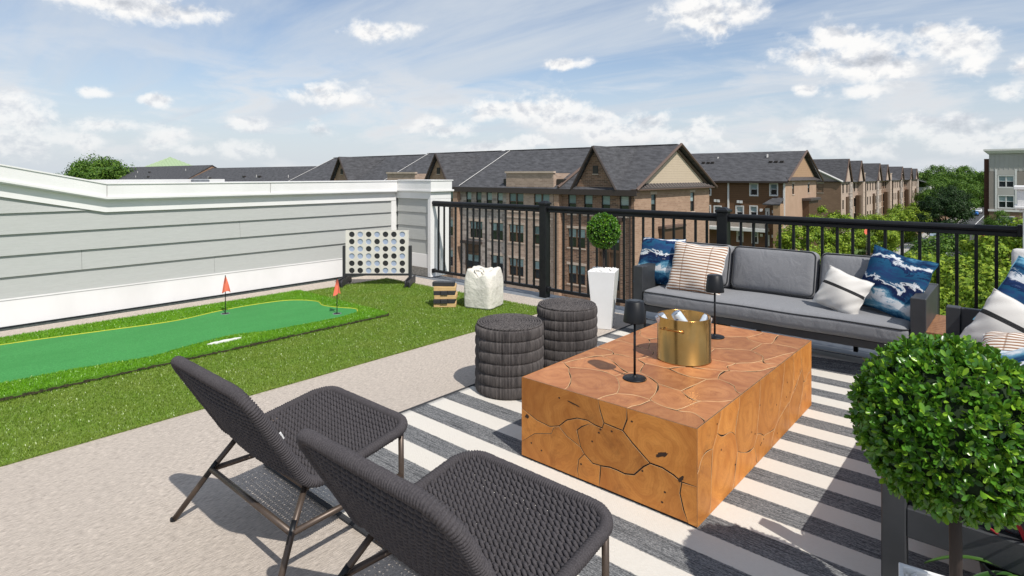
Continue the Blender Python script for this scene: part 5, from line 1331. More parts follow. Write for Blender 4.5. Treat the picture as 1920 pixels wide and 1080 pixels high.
# ---- the brick townhouse with the cream gable end
u1 = thing('brick_townhouse', 'brown brick end townhouse with steep front gable and cream sided gable end', 'house', (-28, 51, GZ), world=True, group='brick townhouses')
XG = -24.44
rows3 = [(-2.05, -.32), (-5.08, -3.37), (-8.35, -6.65)]
H1 = [(a, b, *rows3[0]) for a, b in ((-31.18, -30.3), (-29.44, -28.54), (-27.61, -26.75), (-25.81, -24.94))]+[(-31.18, -29.33, *rows3[1]), (-31.18, -29.33, *rows3[2]), (-27.94, -25.76, -10.4, -2.45)]
wall(f0, -31.9, XG, GZ, ZE, H1).build('front_wall', 'brick_brown', u1)
for h in H1[:4]: window(u1, f0, h)
for h in H1[4:6]: window(u1, f0, h, 2, 'frame_brown')
def doorbay(root, a, b, ztop):
    o = bx(MB(), f0, a, b, -10.4, ztop, .13, .16).build('entrance_bay', 'frame_brown', root)
    bx(MB(), f0, a-.25, b+.25, ztop, ztop+.28, -.55, .1).build('canopy', 'eave_dark', o)
    m = MB()
    for z0, z1 in ((ztop-1.15, ztop-.95), (ztop-2.75, ztop-2.55), (ztop-4.25, ztop-4.05), (ztop-6.1, ztop-5.95)): bx(m, f0, a, b, z0, z1, .02, .129)
    for u in (a+.06, (a+b)/2, b-.06): bx(m, f0, u-.06, u+.06, -10.4, ztop-.01, .021, .128)
    m.build('bay_frame', 'frame_brown', o)
    for z0, z1, mt in ((ztop-2.5, ztop-1.2, 'glass_blind'), (ztop-5.9, ztop-4.3, 'glass_blind')):
        for u0, u1_ in ((a+.12, (a+b)/2-.06), ((a+b)/2+.06, b-.12)):
            MB().add([f0(u0, (z0+z1)/2, .12), f0(u1_, (z0+z1)/2, .12), f0(u1_, z1, .12), f0(u0, z1, .12)], [(0, 1, 2, 3)]).build('pane', mt, o)
            MB().add([f0(u0, z0, .12), f0(u1_, z0, .12), f0(u1_, (z0+z1)/2, .12), f0(u0, (z0+z1)/2, .12)], [(0, 1, 2, 3)]).build('pane', 'glass_dark', o)
doorbay(u1, -27.94, -25.76, -2.45)
fx = PX(XG)
def rectX(xa, ya, xb, yb, X0):
    a, z1 = onX(xa, ya, X0); b, z0 = onX(xb, yb, X0); return (min(a, b), max(a, b), min(z0, z1), max(z0, z1))
SX = [(*onX(1221, 366, XG)[:1], onX(1230, 366, XG)[0], -2.1, -.25), (onX(1294.5, 366, XG)[0], onX(1302, 366, XG)[0], -2.1, -.25)]
bay = (onX(1236, 412, XG)[0], onX(1270, 412, XG)[0], -9.5, -3.3)
wall(fx, YF, YBK, GZ, ZE+.05, SX+[bay]).build('side_wall', 'brick_tan', u1)
for h in SX: window(u1, fx, h)
o = bx(MB(), fx, bay[0]-.1, bay[1]+.1, bay[2], bay[3], -.6, .1).build('side_bay', 'frame_brown', u1); bx(MB(), fx, bay[0]-.25, bay[1]+.25, bay[3]+.002, bay[3]+.2, -.8, .05).build('bay_roof', 'eave_brown', o)
ff = PX(XG+.62)
for k in (0.25, .68):
    u = bay[0]+(bay[1]-bay[0])*k; window(u1, ff, (u-.45, u+.45, -5.9, -4.2), 1, 'lintel', False)
wall(PY(YBK), -75, XG, GZ, ZE).build('rear_wall', 'brick_tan', u1)
mainroof(u1, -31.9, XG, 0, .55); crossgable(u1, -28.16, 2.12, 3.9, 'brick_brown')
MB().prism([(YF+1.2, .70), (YBK-1.2, .70), (YRID, 3.75)], lambda u, v, t: (XG+t, u, v), -.4, .04).build('gable_siding', 'siding_cream', u1)
for s in (-1, 1):
    bar([(XG+.56, YRID, ZR+.02), (XG+.56, YRID+s*(YRID-YF+.55), ZE-.12)], .13).build('rake_board', 'eave_brown', u1)
    bar([(XG+.06, YRID, ZR-.42), (XG+.06, YRID+s*(YRID-YF-.9), ZE+.25)], .16).build('rake_soffit', 'eave_brown', u1)
m = MB(); n = 26
pr__ = slab([(XG+.50, YF-.3, ZE), (XG+.50, YBK+.3, ZE), (XG+.02, YBK-.4, .72), (XG+.02, YF+.4, .72)], .06).build('pent_roof', 'metal_roof_dark', u1)
for k in range(n):
    y = YF+.5+k*(YBK-YF-1)/(n-1); m.tube([(XG+.50, y, ZE+.03), (XG+.05, y, .73)], .035, 4)
m.build('standing_seams', 'metal_roof_dark', pr__)
MB().box((XG-.02, YF-.5, ZE-.16), (XG+.55, YBK+.5, ZE-.065)).build('eave_return', 'eave_brown', u1)
MB().tube([(XG-.35, YF-.08, ZE-.3), (XG-.35, YF-.08, GZ)], .06, 6).build('downspout', 'eave_dark', u1)
# ---- middle townhouse with the brick parapet
u2 = thing('brick_townhouse', 'grey brick townhouse mid-row with a flat brick parapet above the eave', 'house', (-38.7, 51, GZ), world=True, group='brick townhouses')
H2 = [(-44.37+k*1.48, -43.6+k*1.48, *rows3[0]) for k in range(4)]+[(-43.8, -42.0, *rows3[1]), (-40.82, -39.14, *rows3[1]), (-40.82, -39.14, *rows3[2]), (-44.5, -42.3, -10.4, -5.7)]
wall(f0, -45.27, -38.45, GZ, ZE, H2).build('front_wall', 'brick_grey', u2)
for h in H2[:4]: window(u2, f0, h)
for h in H2[4:7]: window(u2, f0, h, 2, 'frame_dark', True)
doorbay(u2, -44.5, -42.3, -5.7)
fm = PY(YF-.28)
H3 = [(a, b, *r) for r in rows3 for a, b in ((-38.08, -36.23), (-34.93, -33.08))]
wall(fm, -38.45, -32.62, GZ, 1.62, H3).build('parapet_wall', 'brick_mid', u2)
for h in H3: window(u2, fm, h, 2, 'frame_brown')
MB().box((-38.45, YF-.279, GZ), (-38.40, YF, 1.62)).build('return_wall', 'brick_mid', u2); MB().box((-32.67, YF-.279, GZ), (-32.62, YF+2.6, 1.62)).build('return_wall', 'brick_mid', u2); MB().box((-38.45, YF+.002, ZE), (-38.40, YF+2.6, 1.62)).build('return_wall', 'brick_mid', u2)
MB().box((-38.55, YF-.40, 1.622), (-32.52, YF-.05, 1.80)).build('parapet_cap', 'lintel', u2)
bx(MB(), fm, -38.44, -32.63, -2.72, -2.58, -.04, .05).build('brick_course', 'lintel', u2)
for a, b in ((-45.93, -45.28), (-32.45, -31.905)): MB().box((a, YF-.45, GZ), (b, YF+.1, ZE-.3)).build('party_pier', 'brick_tan', u2)
mainroof(u2, -45.6, -31.9)
z_ = lambda y: ZE-.12+(ZR-ZE+.12)*(1-abs(y-YRID)/(YRID-YF+.5))
bar([(-44.9, YF-.55, ZE), (-44.9, YRID, ZR+.06)], .035).build('roof_flashing', 'flash_white', u2); bar([(-31.92, YF-.5, ZE+.02), (-31.92, YF+3.2, z_(YF+3.2)+.1)], .13).build('roof_flashing', 'eave_brown', u2)
for x in (-38.8, -32.2): MB().box((x-.35, YF+.1, ZE+.2), (x+.35, YF+.9, ZE+.75)).build('cricket', 'frame_dark', u2)
# ---- further townhouses to the left, mostly roofs above the wall
def left_house(xa, xb, gab, label, mat='brick_tan', par=None, zr=ZR):
    t = thing('brick_townhouse', label, 'house', ((xa+xb)/2, 51, GZ), world=True, group='brick townhouses')
    H = [(xb-1.6, xb-.8, *r) for r in rows3]+[(xb-6, xb-4.4, *r) for r in rows3]
    wall(f0, xa, xb, GZ, ZE, H).build('front_wall', mat, t)
    for h in H: window(t, f0, h, 1 if h[1]-h[0] < 1 else 2)
    mainroof(t, xa, xb, 0, 0, zr)
    if gab: crossgable(t, *gab)
    if par:
        wall(fm, par[0], par[1], GZ, 1.6, []).build('parapet_wall', 'brick_mid', t); MB().box((par[0], YF-.275, ZE), (par[1], YF+2.4, 1.59)).build('parapet_body', 'brick_mid', t); MB().box((par[0]-.1, YF-.4, 1.605), (par[1]+.1, YF-.05, 1.78)).build('parapet_cap', 'lintel', t)
    bar([(xa+.3, YF-.55, ZE), (xa+.3, YRID, zr+.06)], .03).build('roof_flashing', 'flash_white', t)
    return t
gx1 = onY(637, 302, YF)[0]
left_house(-59.5, -45.6, (-48.6, 2.0, 3.75, 'brick_tan'), 'tan brick townhouse with front gable just right of the white wall pier', par=(-57.6, -52.4))
left_house(-82, -59.5, (-67.6, 2.2, 3.75, 'brick_tan'), 'dark roofed townhouse with a gable peeking over the middle of the white wall', zr=4.15)
def far_block(xa, xb, label, zr, yoff=0):
    t = thing('dark_roof_house', label, 'house', ((xa+xb)/2, 50+yoff, GZ), world=True)
    y0, y1, y2 = 44+yoff, 51+yoff, 58+yoff
    MB().box((xa+.4, y0+.4, GZ), (xb-.4, y2-.4, -.4)).build('wall', 'brick_brown', t)
    r = slab([(xa, y0, -.6), (xb, y0, -.6), (xb, y1, zr), (xa, y1, zr)]).build('roof', 'shingle_dark', t); slab([(xa, y1+.002, zr), (xb, y1+.002, zr), (xb, y2, -.6), (xa, y2, -.6)]).build('roof', 'shingle_dark', t)
    for x in (xa, xb): MB().prism([(y0+.4, -.5), (y2-.4, -.5), (y1, zr-.3)], lambda u, v, tt: (x+tt, u, v), -.05 if x == xb else .3, -.2 if x == xb else .5).build('gable_wall', 'brick_brown', t)
    rr = random.Random(int(-xa))
    for k in range(3):
        x = rr.uniform(xa+4, xb-4); q = rr.uniform(.35, .8); MB().tube([(x, y0+7*q, -.6+(zr+.6)*q), (x, y0+7*q, -.6+(zr+.6)*q+.45)], .06, 6).build('vent_pipe', 'flash_white', r)
        x = rr.uniform(xa+4, xb-4); MB().box((x-.3, y0+7*q-.2, -.55+(zr+.6)*q), (x+.3, y0+7*q+.2, -.3+(zr+.6)*q)).build('roof_vent', 'frame_dark', r)
far_block(-128, -83, 'long dark shingle roof in the gap left of the gabled townhouses', 2.9); far_block(-185, -128.3, 'farthest dark shingle roof on the left beside the round green tree', 3.55)
bt_ = thing('tan_roof_house', 'pale tan roofed house rising behind the dark roofs on the left', 'house', (-108, 84, GZ), world=True)
MB().box((-118, 84, GZ), (-99, 92, 3.2)).build('wall', 'brick_tan', bt_)
slab([(-119, 83, 3.2), (-98.6, 83, 3.2), (-101.5, 88, 5.5), (-116, 88, 5.5)]).build('roof', 'roof_tan', bt_); slab([(-116, 88.002, 5.5), (-101.5, 88.002, 5.5), (-98.6, 93, 3.2), (-119, 93, 3.2)]).build('roof', 'roof_tan', bt_)
pv = thing('green_roof_pavilion', 'tower with pale green standing-seam pyramid roof far behind the dark roofs', 'tower', (*at(319, 320, 260)[:2], GZ))
MB().box((-8, -8, 0), (8, 8, 14.5)).build('tower_wall', 'stucco_tan', pv)
r_ = MB().add([(-9.5, -9.5, 14.6), (9.5, -9.5, 14.6), (9.5, 9.5, 14.6), (-9.5, 9.5, 14.6), (0, 0, 19.9)], [(0, 1, 4), (1, 2, 4), (2, 3, 4), (3, 0, 4), (3, 2, 1, 0)]).build('pyramid_roof', 'metal_roof_green', pv)
m = MB()
for s in range(4):
    for k in range(-6, 7):
        q = k/7; e = 9.5; p0 = rot2(q*e, -e, s*PI/2); p1 = rot2(q*e, -e*abs(q), s*PI/2); m.tube([(p0[0], p0[1], 14.62), (p1[0], p1[1], 14.62+5.3*(1-abs(q)))], .12, 4)
m.build('standing_seams', 'metal_roof_green', r_)
# ---- brown sided building
YB2 = 75.0; XB2 = -21.82; ZE2 = .80; fb = PY(YB2); fbx = PX(XB2); YR2 = 82.5; YBK2 = 89.0; ZR2 = 4.6
b2 = thing('brown_sided_house', 'dark brown sided apartment house with white windows and tan end wall', 'house', (-30, 82, GZ), world=True)
def rY(xa, ya, xb, yb, Y0):
    a, z1 = onY(xa, ya, Y0); b, z0 = onY(xb, yb, Y0); return (a, b, z0, z1)
HB = [rY(1407, 345, 1420, 366, YB2), rY(1444.5, 345, 1457, 366, YB2), rY(1381, 387, 1393, 409, YB2), rY(1407, 387, 1419, 409, YB2), rY(1326, 346, 1332, 365, YB2), rY(1340, 387, 1351.5, 408, YB2), rY(1325, 386, 1331.5, 407, YB2),
      rY(1383, 433, 1392, 452, YB2), rY(1411, 434, 1420, 455, YB2)]
dr = rY(1434, 390, 1443, 414, YB2); dr2 = rY(1435, 440, 1443, 462, YB2)
wall(fb, -45, XB2, GZ, ZE2, HB+[dr, dr2]).build('front_wall', 'siding_brown', b2)
for h in HB: window(b2, fb, h, 1, 'frame_white', False, True, True)
for h in (dr, dr2):
    o = bx(MB(), fb, h[0], h[1], h[2], h[3], .1, .14).build('door', 'frame_white', b2); MB().add([fb(h[0]+.25, h[2]+.4, .095), fb(h[1]-.2, h[2]+.4, .095), fb(h[1]-.2, h[3]-.4, .095), fb(h[0]+.25, h[3]-.4, .095)], [(0, 1, 2, 3)]).build('pane', 'glass_dark', o)
for px in (1366, 1470.5):
    x = onY(px, 360, YB2)[0]; bx(MB(), fb, x-.10, x+.10, GZ, ZE2-.1, -.12, -.003).build('downspout', 'frame_white', b2)
for q in ((1341.5, 376), (1347.5, 376.5), (1384.5, 378), (1390, 378.5), (1427.5, 394), (1450.5, 397), (1428, 441), (1450, 443)):
    x, z = onY(q[0], q[1], YB2); bx(MB(), fb, x-.16, x+.16, z-.17, z+.17, -.12, -.004).build('wall_box', 'frame_white', b2)
p_ = rY(1441, 370, 1470, 382, YB2); slab([(p_[0]-.2, YB2-1.6, p_[2]), (p_[1], YB2-1.6, p_[2]), (p_[1], YB2, p_[3]), (p_[0]+.6, YB2, p_[3])]).build('porch_roof', 'shingle_dark', b2)
bx(MB(), fb, p_[1]-.8, p_[1], GZ, p_[2], -1.5, -.01).build('porch_wall', 'siding_tan2', b2)
for zt in (-4.95, -8.3):
    xa_, xb_ = onY(1325, 420, YB2)[0], onY(1443, 420, YB2)[0]
    o = MB().box((xa_, YB2-1.7, zt-.55), (xb_, YB2-.01, zt-.2)).build('balcony', 'frame_white', b2)
    m = MB().box((xa_, YB2-1.68, zt+.75), (xb_, YB2-1.62, zt+.83))
    for k in range(60): x = xa_+(xb_-xa_)*k/59; m.box((x-.02, YB2-1.67, zt-.2), (x+.02, YB2-1.63, zt+.75))
    m.build('balcony_rail', 'frame_white', o)
def wallx_house():
    SXb = [rectX(1485.5, 345, 1489, 364, XB2), rectX(1514.5, 345, 1518, 361, XB2)]
    wall(fbx, YB2, YBK2, GZ, ZE2, SXb).build('side_wall', 'stucco_tan', b2)
    for h in SXb: window(b2, fbx, h, 1, 'frame_dark', True)
    a = onX(1504.5, 380, XB2)[0]; b = onX(1522, 380, XB2)[0]; z = onX(1504, 376, XB2)[1]
    o = bx(MB(), fbx, a, b, GZ+1, z, -.8, 0).build('side_bay', 'frame_brown', b2); bx(MB(), fbx, a-.3, b+.3, z+.002, z+.3, -1.1, 0).build('bay_roof', 'metal_roof_dark', o)
    window(b2, PX(XB2+.82), (a+.5, b-.4, z-3.4, z-1.0), 1, 'lintel', False)
wallx_house()
zz = lambda y: ZE2-.1+(ZR2-ZE2+.1)*(1-abs(y-YR2)/(YR2-YB2+.5))
ro = slab([(-46, YB2-.5, zz(YB2-.5)), (XB2+.5, YB2-.5, zz(YB2-.5)), (XB2+.5, YR2, ZR2), (-46, YR2, ZR2)]).build('roof', 'shingle_dark', b2); slab([(-46, YR2+.003, ZR2), (XB2+.5, YR2+.003, ZR2), (XB2+.5, YBK2+.5, ZE2), (-46, YBK2+.5, ZE2)]).build('roof', 'shingle_dark', b2)
MB().box((-46, YB2-.62, ZE2-.35), (XB2+.5, YB2-.505, ZE2-.12)).build('gutter', 'eave_dark', b2)
MB().prism([(YB2+.9, 1.15), (YBK2-.9, 1.15), (YR2, ZR2-.5)], lambda u, v, t: (XB2+t, u, v), -.4, .03).build('gable_siding', 'siding_tan2', b2)
for s in (-1, 1): bar([(XB2+.52, YR2, ZR2), (XB2+.52, YR2+s*(YR2-YB2+.5), ZE2-.1)], .13).build('rake_board', 'eave_brown', b2)
slab([(XB2+.5, YB2-.2, ZE2), (XB2+.5, YBK2+.2, ZE2), (XB2+.02, YBK2-.3, 1.2), (XB2+.02, YB2+.3, 1.2)], .06).build('pent_roof', 'metal_roof_dark', b2)
for (px, py) in ((1346, 299), (1438.5, 294)):
    x, z = onY(px, py, YR2-1.6); MB().tube([(x, YR2-1.6, z-.9), (x, YR2-1.6, z+.35)], .14, 6).build('vent_pipe', 'flash_white', ro)
for (px, py) in ((1319, 310), (1328, 310), (1336, 310), (1445, 305.5), (1455, 305.5), (1466, 305.5)):
    x, z = onY(px, py, YR2-3.2); z = zz(YR2-3.2); MB().box((x-.2, YR2-3.35, z), (x+.2, YR2-3.05, z+.24)).build('roof_vent', 'frame_dark', ro)
# ---- the long receding row facing the street
XR = -28.0; fr_ = PX(XR)
ylist = [133, 143.5, 158, 177, 195, 214, 232, 248]; peaks = [137.2, 149.6, 171.5, 183, 207.6, 226, 238.5]
mats_ = ['brick_pink', 'brick_mid', 'brick_pink', 'brick_row', 'brick_pink', 'brick_row', 'brick_pink']
wordn = ['nearest', 'second', 'third', 'fourth', 'fifth', 'sixth', 'farthest']
for i in range(7):
    y0, y1 = ylist[i], ylist[i+1]; t = thing('row_townhouse', '%s gabled townhouse of the long brick row receding down the street' % wordn[i], 'house', (XR-7, (y0+y1)/2, GZ), world=True, group='row of townhouses along the street')
    yc = peaks[i]; H = []
    for z0, z1 in ((-2.3, -.35), (-5.6, -3.7), (-9, -7.1)):
        n = max(3, int((y1-y0)/3)); 
        for k in range(n):
            u = y0+(y1-y0)*(k+.5)/n; H.append((u-.65, u+.65, z0, z1))
    jog = .0 if i % 2 == 0 else .7; fj = PX(XR-jog)
    wall(fj, y0, y1, GZ, .1, H, .2).build('front_wall', mats_[i], t)
    for h in H: window(t, fj, h, 1, 'frame_dark', True, False)
    MB().box((XR-15, y0, GZ), (XR-jog-.25, y0+.1, .1)).build('end_wall', 'brick_row', t)
    for k, u in enumerate((y0+(y1-y0)*.62,)):      # stone tower with a parapet top and a dark entrance slot
        o = MB().box((XR-2, u, GZ), (XR+.35, u+2.4, 1.75 if i else .0)).build('parapet_bay', 'brick_pink' if i % 2 else 'brick_grey', t)
        for z0, z1 in ((-2.3, -.35), (-5.6, -3.7)): window(t, PX(XR+.36), (u+.5, u+1.9, z0, z1), 1, 'frame_dark', True, False)
        MB().box((XR-2.1, u-.1, 1.752), (XR+.45, u+2.5, 1.95)).build('parapet_cap', 'lintel', o) if i else None
    o = MB().box((XR-.5, y0+(y1-y0)*.40, GZ), (XR+.25, y0+(y1-y0)*.40+1.9, -3.1)).build('entrance_bay', 'frame_brown', t)
    hw = 3.3; zp = 4.75-.012*(yc-137)
    # main roof, ridge along the street
    slab([(XR+.4, y0, .05), (XR+.4, y1, .05), (XR-8, y1, zp-.35), (XR-8, y0, zp-.35)]).build('roof', 'shingle_dark', t); slab([(XR-8.002, y0, zp-.35), (XR-8.002, y1, zp-.35), (XR-16, y1, .05), (XR-16, y0, .05)]).build('roof', 'shingle_dark', t)
    for s in (-1, 1): slab([(XR+.6, yc, zp+.06), (XR+.6, yc+s*hw, .05), (XR-7.6, yc+s*hw, .3), (XR-7.9, yc, zp+.06)], .12).build('gable_roof', 'shingle_dark', t)
    MB().prism([(yc-hw+.35, -.1), (yc+hw-.35, -.1), (yc, zp-.45)], lambda u, v, tt: (XR+tt, u, v), .05, .35).build('gable_wall', 'brick_pink', t)
    for s in (-1, 1): bar([(XR+.62, yc, zp), (XR+.62, yc+s*hw, .0)], .12).build('rake_board', 'eave_brown', t)
    if i == 0:
        a = onY(1533, 350, 133)[0]; b = onY(1544, 350, 133)[0]
        hh = (a, b, -2.2, -.3); fy = PY(132.9); wall(fy, XR-15, XR, GZ, .1, [hh]).build('end_wall', 'brick_row', t); window(t, fy, hh, 1, 'frame_dark', True)
        MB().prism([(XR-15.5, .12), (XR+.2, .12), (XR-8, 4.1)], lambda u, v, tt: (u, tt, v), 132.85, 133.2).build('gable_wall', 'siding_grey', t)
        bar([(XR+.4, 132.7, .05), (XR-8, 132.7, zp-.35)], .22).build('rake_board', 'flash_white', t); bar([(XR-16, 132.7, .05), (XR-8, 132.7, zp-.35)], .22).build('rake_board', 'flash_white', t)
        MB().box((XR-15.5, 132.6, -.02), (XR+.3, 132.84, .22)).build('frieze', 'eave_dark', t)
wh = thing('white_fronted_house', 'white fronted house with grey roof closing the far end of the brick row', 'house', (XR-4, 268, GZ), world=True)
MB().box((XR-12, 256, GZ), (XR+1, 282, -3.0)).build('wall', 'panel_grey', wh); slab([(XR+2, 254, -1.4), (XR+2, 284, -1.4), (XR-9, 284, 2.2), (XR-9, 254, 2.2)]).build('roof', 'shingle_dark', wh)
for k in range(3): MB().box((XR+1, 258+k*8, GZ), (XR+2.2, 263.5+k*8, -1.8)).build('white_bay', 'frame_white', wh)
MB().box((XR+1, 256, GZ), (XR+5, 282, -5.2)).build('lower_wing', 'frame_white', wh); slab([(XR+6, 255, -5.6), (XR+6, 283, -5.6), (XR+1, 283, -4.0), (XR+1, 255, -4.0)]).build('lower_roof', 'shingle_dark', wh)
# ---- grey apartment building on the right
YA = 116.8; fa = PY(YA)
ap = thing('apartment_building', 'grey panelled apartment building with white windows and cornice at the right edge', 'building', (4, 122, GZ), world=True)
XA0, XA1 = -4.2, 16.0
WN = []
for c0 in (-3.05, 3.2, 9.4):
    for z0, z1 in ((-.42, 1.28), (-3.55, -1.75), (-6.7, -4.95)): WN.append((c0, c0+1.75, z0, z1))
MB().prism([(XA0, 2.05), (XA1, 2.05), (XA1, 4.75), (XA0, 4.75)], lambda u, v, t: (u, YA+t, v), 0, .4).build('panel_band', 'panel_grey', ap)
m = MB()
for k in range(36): x = XA0+.15+k*.56; m.box((x-.035, YA-.04, 2.06), (x+.035, YA-.001, 4.74))
m.build('battens', 'panel_grey', ap)
wall(fa, XA0, XA1, -4.0, 2.05, [w_ for w_ in WN if w_[2] > -4]).build('front_wall', 'siding_grey', ap); wall(fa, XA0, XA1, GZ, -4.0, [w_ for w_ in WN if w_[2] < -4]).build('base_wall', 'brick_row', ap)
bx(MB(), fa, XA0-.1, XA1, -4.15, -3.85, -.12, -.002).build('string_course', 'frame_white', ap)
for w_ in WN: window(ap, fa, w_, 2, 'frame_white', False, True, True)
for c0 in (-3.05, 3.2, 9.4):
    bx(MB(), fa, c0-.3, c0+2.05, -1.6, -.57, -.025, -.001).build('spandrel_panel', 'panel_grey', ap); bx(MB(), fa, c0-.3, c0+2.05, 1.43, 2.2, -.045, -.041).build('head_panel', 'panel_grey', ap)
    for u in (c0-.42, c0+1.9): bx(MB(), fa, u, u+.22, -3.75, 2.3, -.06, -.031).build('white_pilaster', 'frame_white', ap)
for e, z0, z1 in ((.25, 4.752, 4.95), (.45, 4.952, 5.15), (.65, 5.152, 5.42)): MB().box((XA0-e, YA-e, z0), (XA1, YA+14, z1)).build('cornice', 'frame_white', ap)
MB().box((XA0, YA+.42, GZ), (XA1, YA+14, 4.75)).build('body', 'siding_grey', ap); MB().box((XA0-.62, YA+.6, GZ), (XA0-.003, YA+10, 3.95)).build('brick_flank', 'brick_red', ap)
MB().box((1.0, YA+3, 5.43), (2.6, YA+5, 6.1)).build('roof_unit', 'frame_brown', ap)
# ------------------------------------------------------------------ street furniture and car
def stopsign(q, d, lab):
    p = at(q[0], q[1], d); t = thing('stop_sign', lab, 'sign', (p[0], p[1], GZ))
    h = p[2]-GZ; MB().tube([(0, 0, 0), (0, 0, h+.3)], .04, 6).build('post', 'grey_metal', t)
    pl_ = [(.38*math.cos(PI/8+k*PI/4), .38*math.sin(PI/8+k*PI/4)) for k in range(8)]
    c_, s_ = math.cos(YAW+.3), math.sin(YAW+.3); o = MB().prism(pl_, lambda u, v, tt: (u*c_-tt*s_, u*s_+tt*c_, h+v), -.06, -.045).build('sign_plate', 'flag_red', t)
stopsign((1624, 434), 70, 'small red octagonal road sign among the trees left of the path'); stopsign((1841, 444.5), 60, 'small red octagonal road sign just under the railing at the far right')
p = at(1751, 440, 64); t = thing('street_sign', 'pale blue street name plate on a post among the trees', 'sign', (p[0], p[1], GZ)); MB().tube([(0, 0, 0), (0, 0, p[2]-GZ)], .04, 6).build('post', 'grey_metal', t); MB().box((-.45, -.02, p[2]-GZ-.12), (.45, .02, p[2]-GZ+.12)).build('sign_plate', 'disc_blue', t).rotation_euler = (0, 0, YAW)
simple('car_blue', (.03, .18, .55), .25); simple('car_white', (.7, .7, .7), .25); simple('tyre', (.02, .02, .02), .8)
def car(x, y, mat, label, rz=0):
    t = thing('parked_car', label, 'car', (x, y, GZ+.012), rz, 'cars parked on the far street')
    prof = [(-2.2, .35), (2.2, .35), (2.25, .75), (1.5, .95), (.8, 1.42), (-1.1, 1.45), (-1.8, 1.0), (-2.25, .9)]
    b = MB().prism(prof, lambda u, v, tt: (tt, u, v), -.85, .85).build('car_body', mat, t); b.modifiers.new('b', 'BEVEL').width = .12
    MB().prism([(1.35, 1.0), (.78, 1.38), (-1.05, 1.40), (-1.6, 1.02)], lambda u, v, tt: (tt, u, v), -.86, .86).build('side_glass', 'glass_dark', t); MB().prism([(-.68, 1.0), (.68, 1.0), (.6, 1.36), (-.6, 1.36)], lambda u, v, tt: (u, -1.75-tt+(v-1)*1.4, v), 0, .03).build('rear_window', 'glass_dark', t)
    for sx in (-.8, .8):
        for sy in (-1.35, 1.35):
            w_ = MB().lathe([(0, -.1), (.32, -.1), (.33, .1), (0, .1)], 16); w_.v = [(v[2]+sx, v[0]+sy, v[1]+.33) for v in w_.v]; w_.build('wheel', 'tyre', t)
cp = onX(1828, 399, -9.2); car(-11.1, 219, 'car_blue', 'blue car parked at the far end of the street'); car(-10.9, 233, 'car_white', 'white car parked behind the blue one on the far street')
# ------------------------------------------------------------------ trees
def foliage(name, c1, c2, c3, tr=.22):
    m, nt, b = newmat(name); b.inputs['Roughness'].default_value = .55; b.inputs['Specular IOR Level'].default_value = .25
    rnd = N(nt, 'ShaderNodeNewGeometry').outputs['Random Per Island']; orn = N(nt, 'ShaderNodeObjectInfo').outputs['Random']
    n = NOISE(nt, OC(nt), .9, 3)
    r = MATH(nt, 'ADD', MATH(nt, 'MULTIPLY', rnd, .6), MATH(nt, 'MULTIPLY', n, .5))
    c = RAMP(nt, r, [(.1, c1), (.5, c2), (.9, c3)])
    nt.links.new(c, b.inputs['Base Color'])
    t = N(nt, 'ShaderNodeBsdfTranslucent', {0: c}); mx = N(nt, 'ShaderNodeMixShader', {0: tr, 1: b.outputs[0], 2: t.outputs[0]}); nt.links.new(mx.outputs[0], nt.nodes['Material Output'].inputs[0])
foliage('leaf_bright', (.055, .12, .010), (.17, .275, .020), (.36, .45, .045)); foliage('leaf_mid', (.024, .068, .010), (.065, .145, .016), (.15, .25, .03)); foliage('leaf_dark', (.006, .020, .005), (.014, .038, .008), (.03, .07, .012), .15)
def crown_mesh(seed, n, rx, rz, leaf, nclump, mat, name='crown'):
    rs = np.random.RandomState(seed); C = []
    while len(C) < nclump:
        p = rs.uniform(-1, 1, 3); l = np.linalg.norm(p)
        if .35 < l < 1: C.append(p*np.array([rx, rx, rz])*(.88+.24*rs.random()))
    C = np.array(C); k = rs.randint(0, nclump, n); cr_ = (.17+.20*rs.random(nclump))*rx
    d_ = rs.normal(0, 1, (n, 3)); d_ /= np.linalg.norm(d_, axis=1)[:, None]; d_ *= (rs.random(n)**.5*np.where(rs.random(n) < .12, 1.5, 1.0))[:, None]*cr_[k][:, None]; d_[:, 2] *= .75
    P = C[k]+d_
    nn = rs.normal(0, .55, (n, 3))+d_/cr_[k][:, None]*1.9+C[k]/rx*.5+np.array([0, 0, .45]); nn /= np.linalg.norm(nn, axis=1)[:, None]
    t = np.cross(nn, rs.normal(0, 1, (n, 3))); t /= np.linalg.norm(t, axis=1)[:, None]; b = np.cross(nn, t)
    s = leaf*rs.uniform(.6, 1.3, n)[:, None]
    V = np.stack([P-t*s*.5, P+b*s*.32+nn*s*.08, P+t*s*.5, P-b*s*.32+nn*s*.08], 1)
    o = fastmesh(name, V.reshape(-1, 3), np.arange(4*n).reshape(n, 4), mat); return o
def trunk_mesh(h, r, rx, seed):
    rs = random.Random(seed); m = MB(); m.tube([(0, 0, 0), (.05, .03, h*.4), (.0, .08, h*.75), (.05, 0, h*1.15)], [r*1.3, r, r*.75, r*.3], 8)
    for k in range(7):
        a = k*2*PI/7+rs.uniform(-.4, .4); z = h*rs.uniform(.5, .9); l = rx*rs.uniform(.5, .85)
        m.tube([(0, .05, z), (l*.5*math.cos(a), l*.5*math.sin(a), z+l*.45), (l*math.cos(a), l*math.sin(a), z+l*.8)], [r*.5, r*.3, r*.1], 5)
    return m
CRN = {}
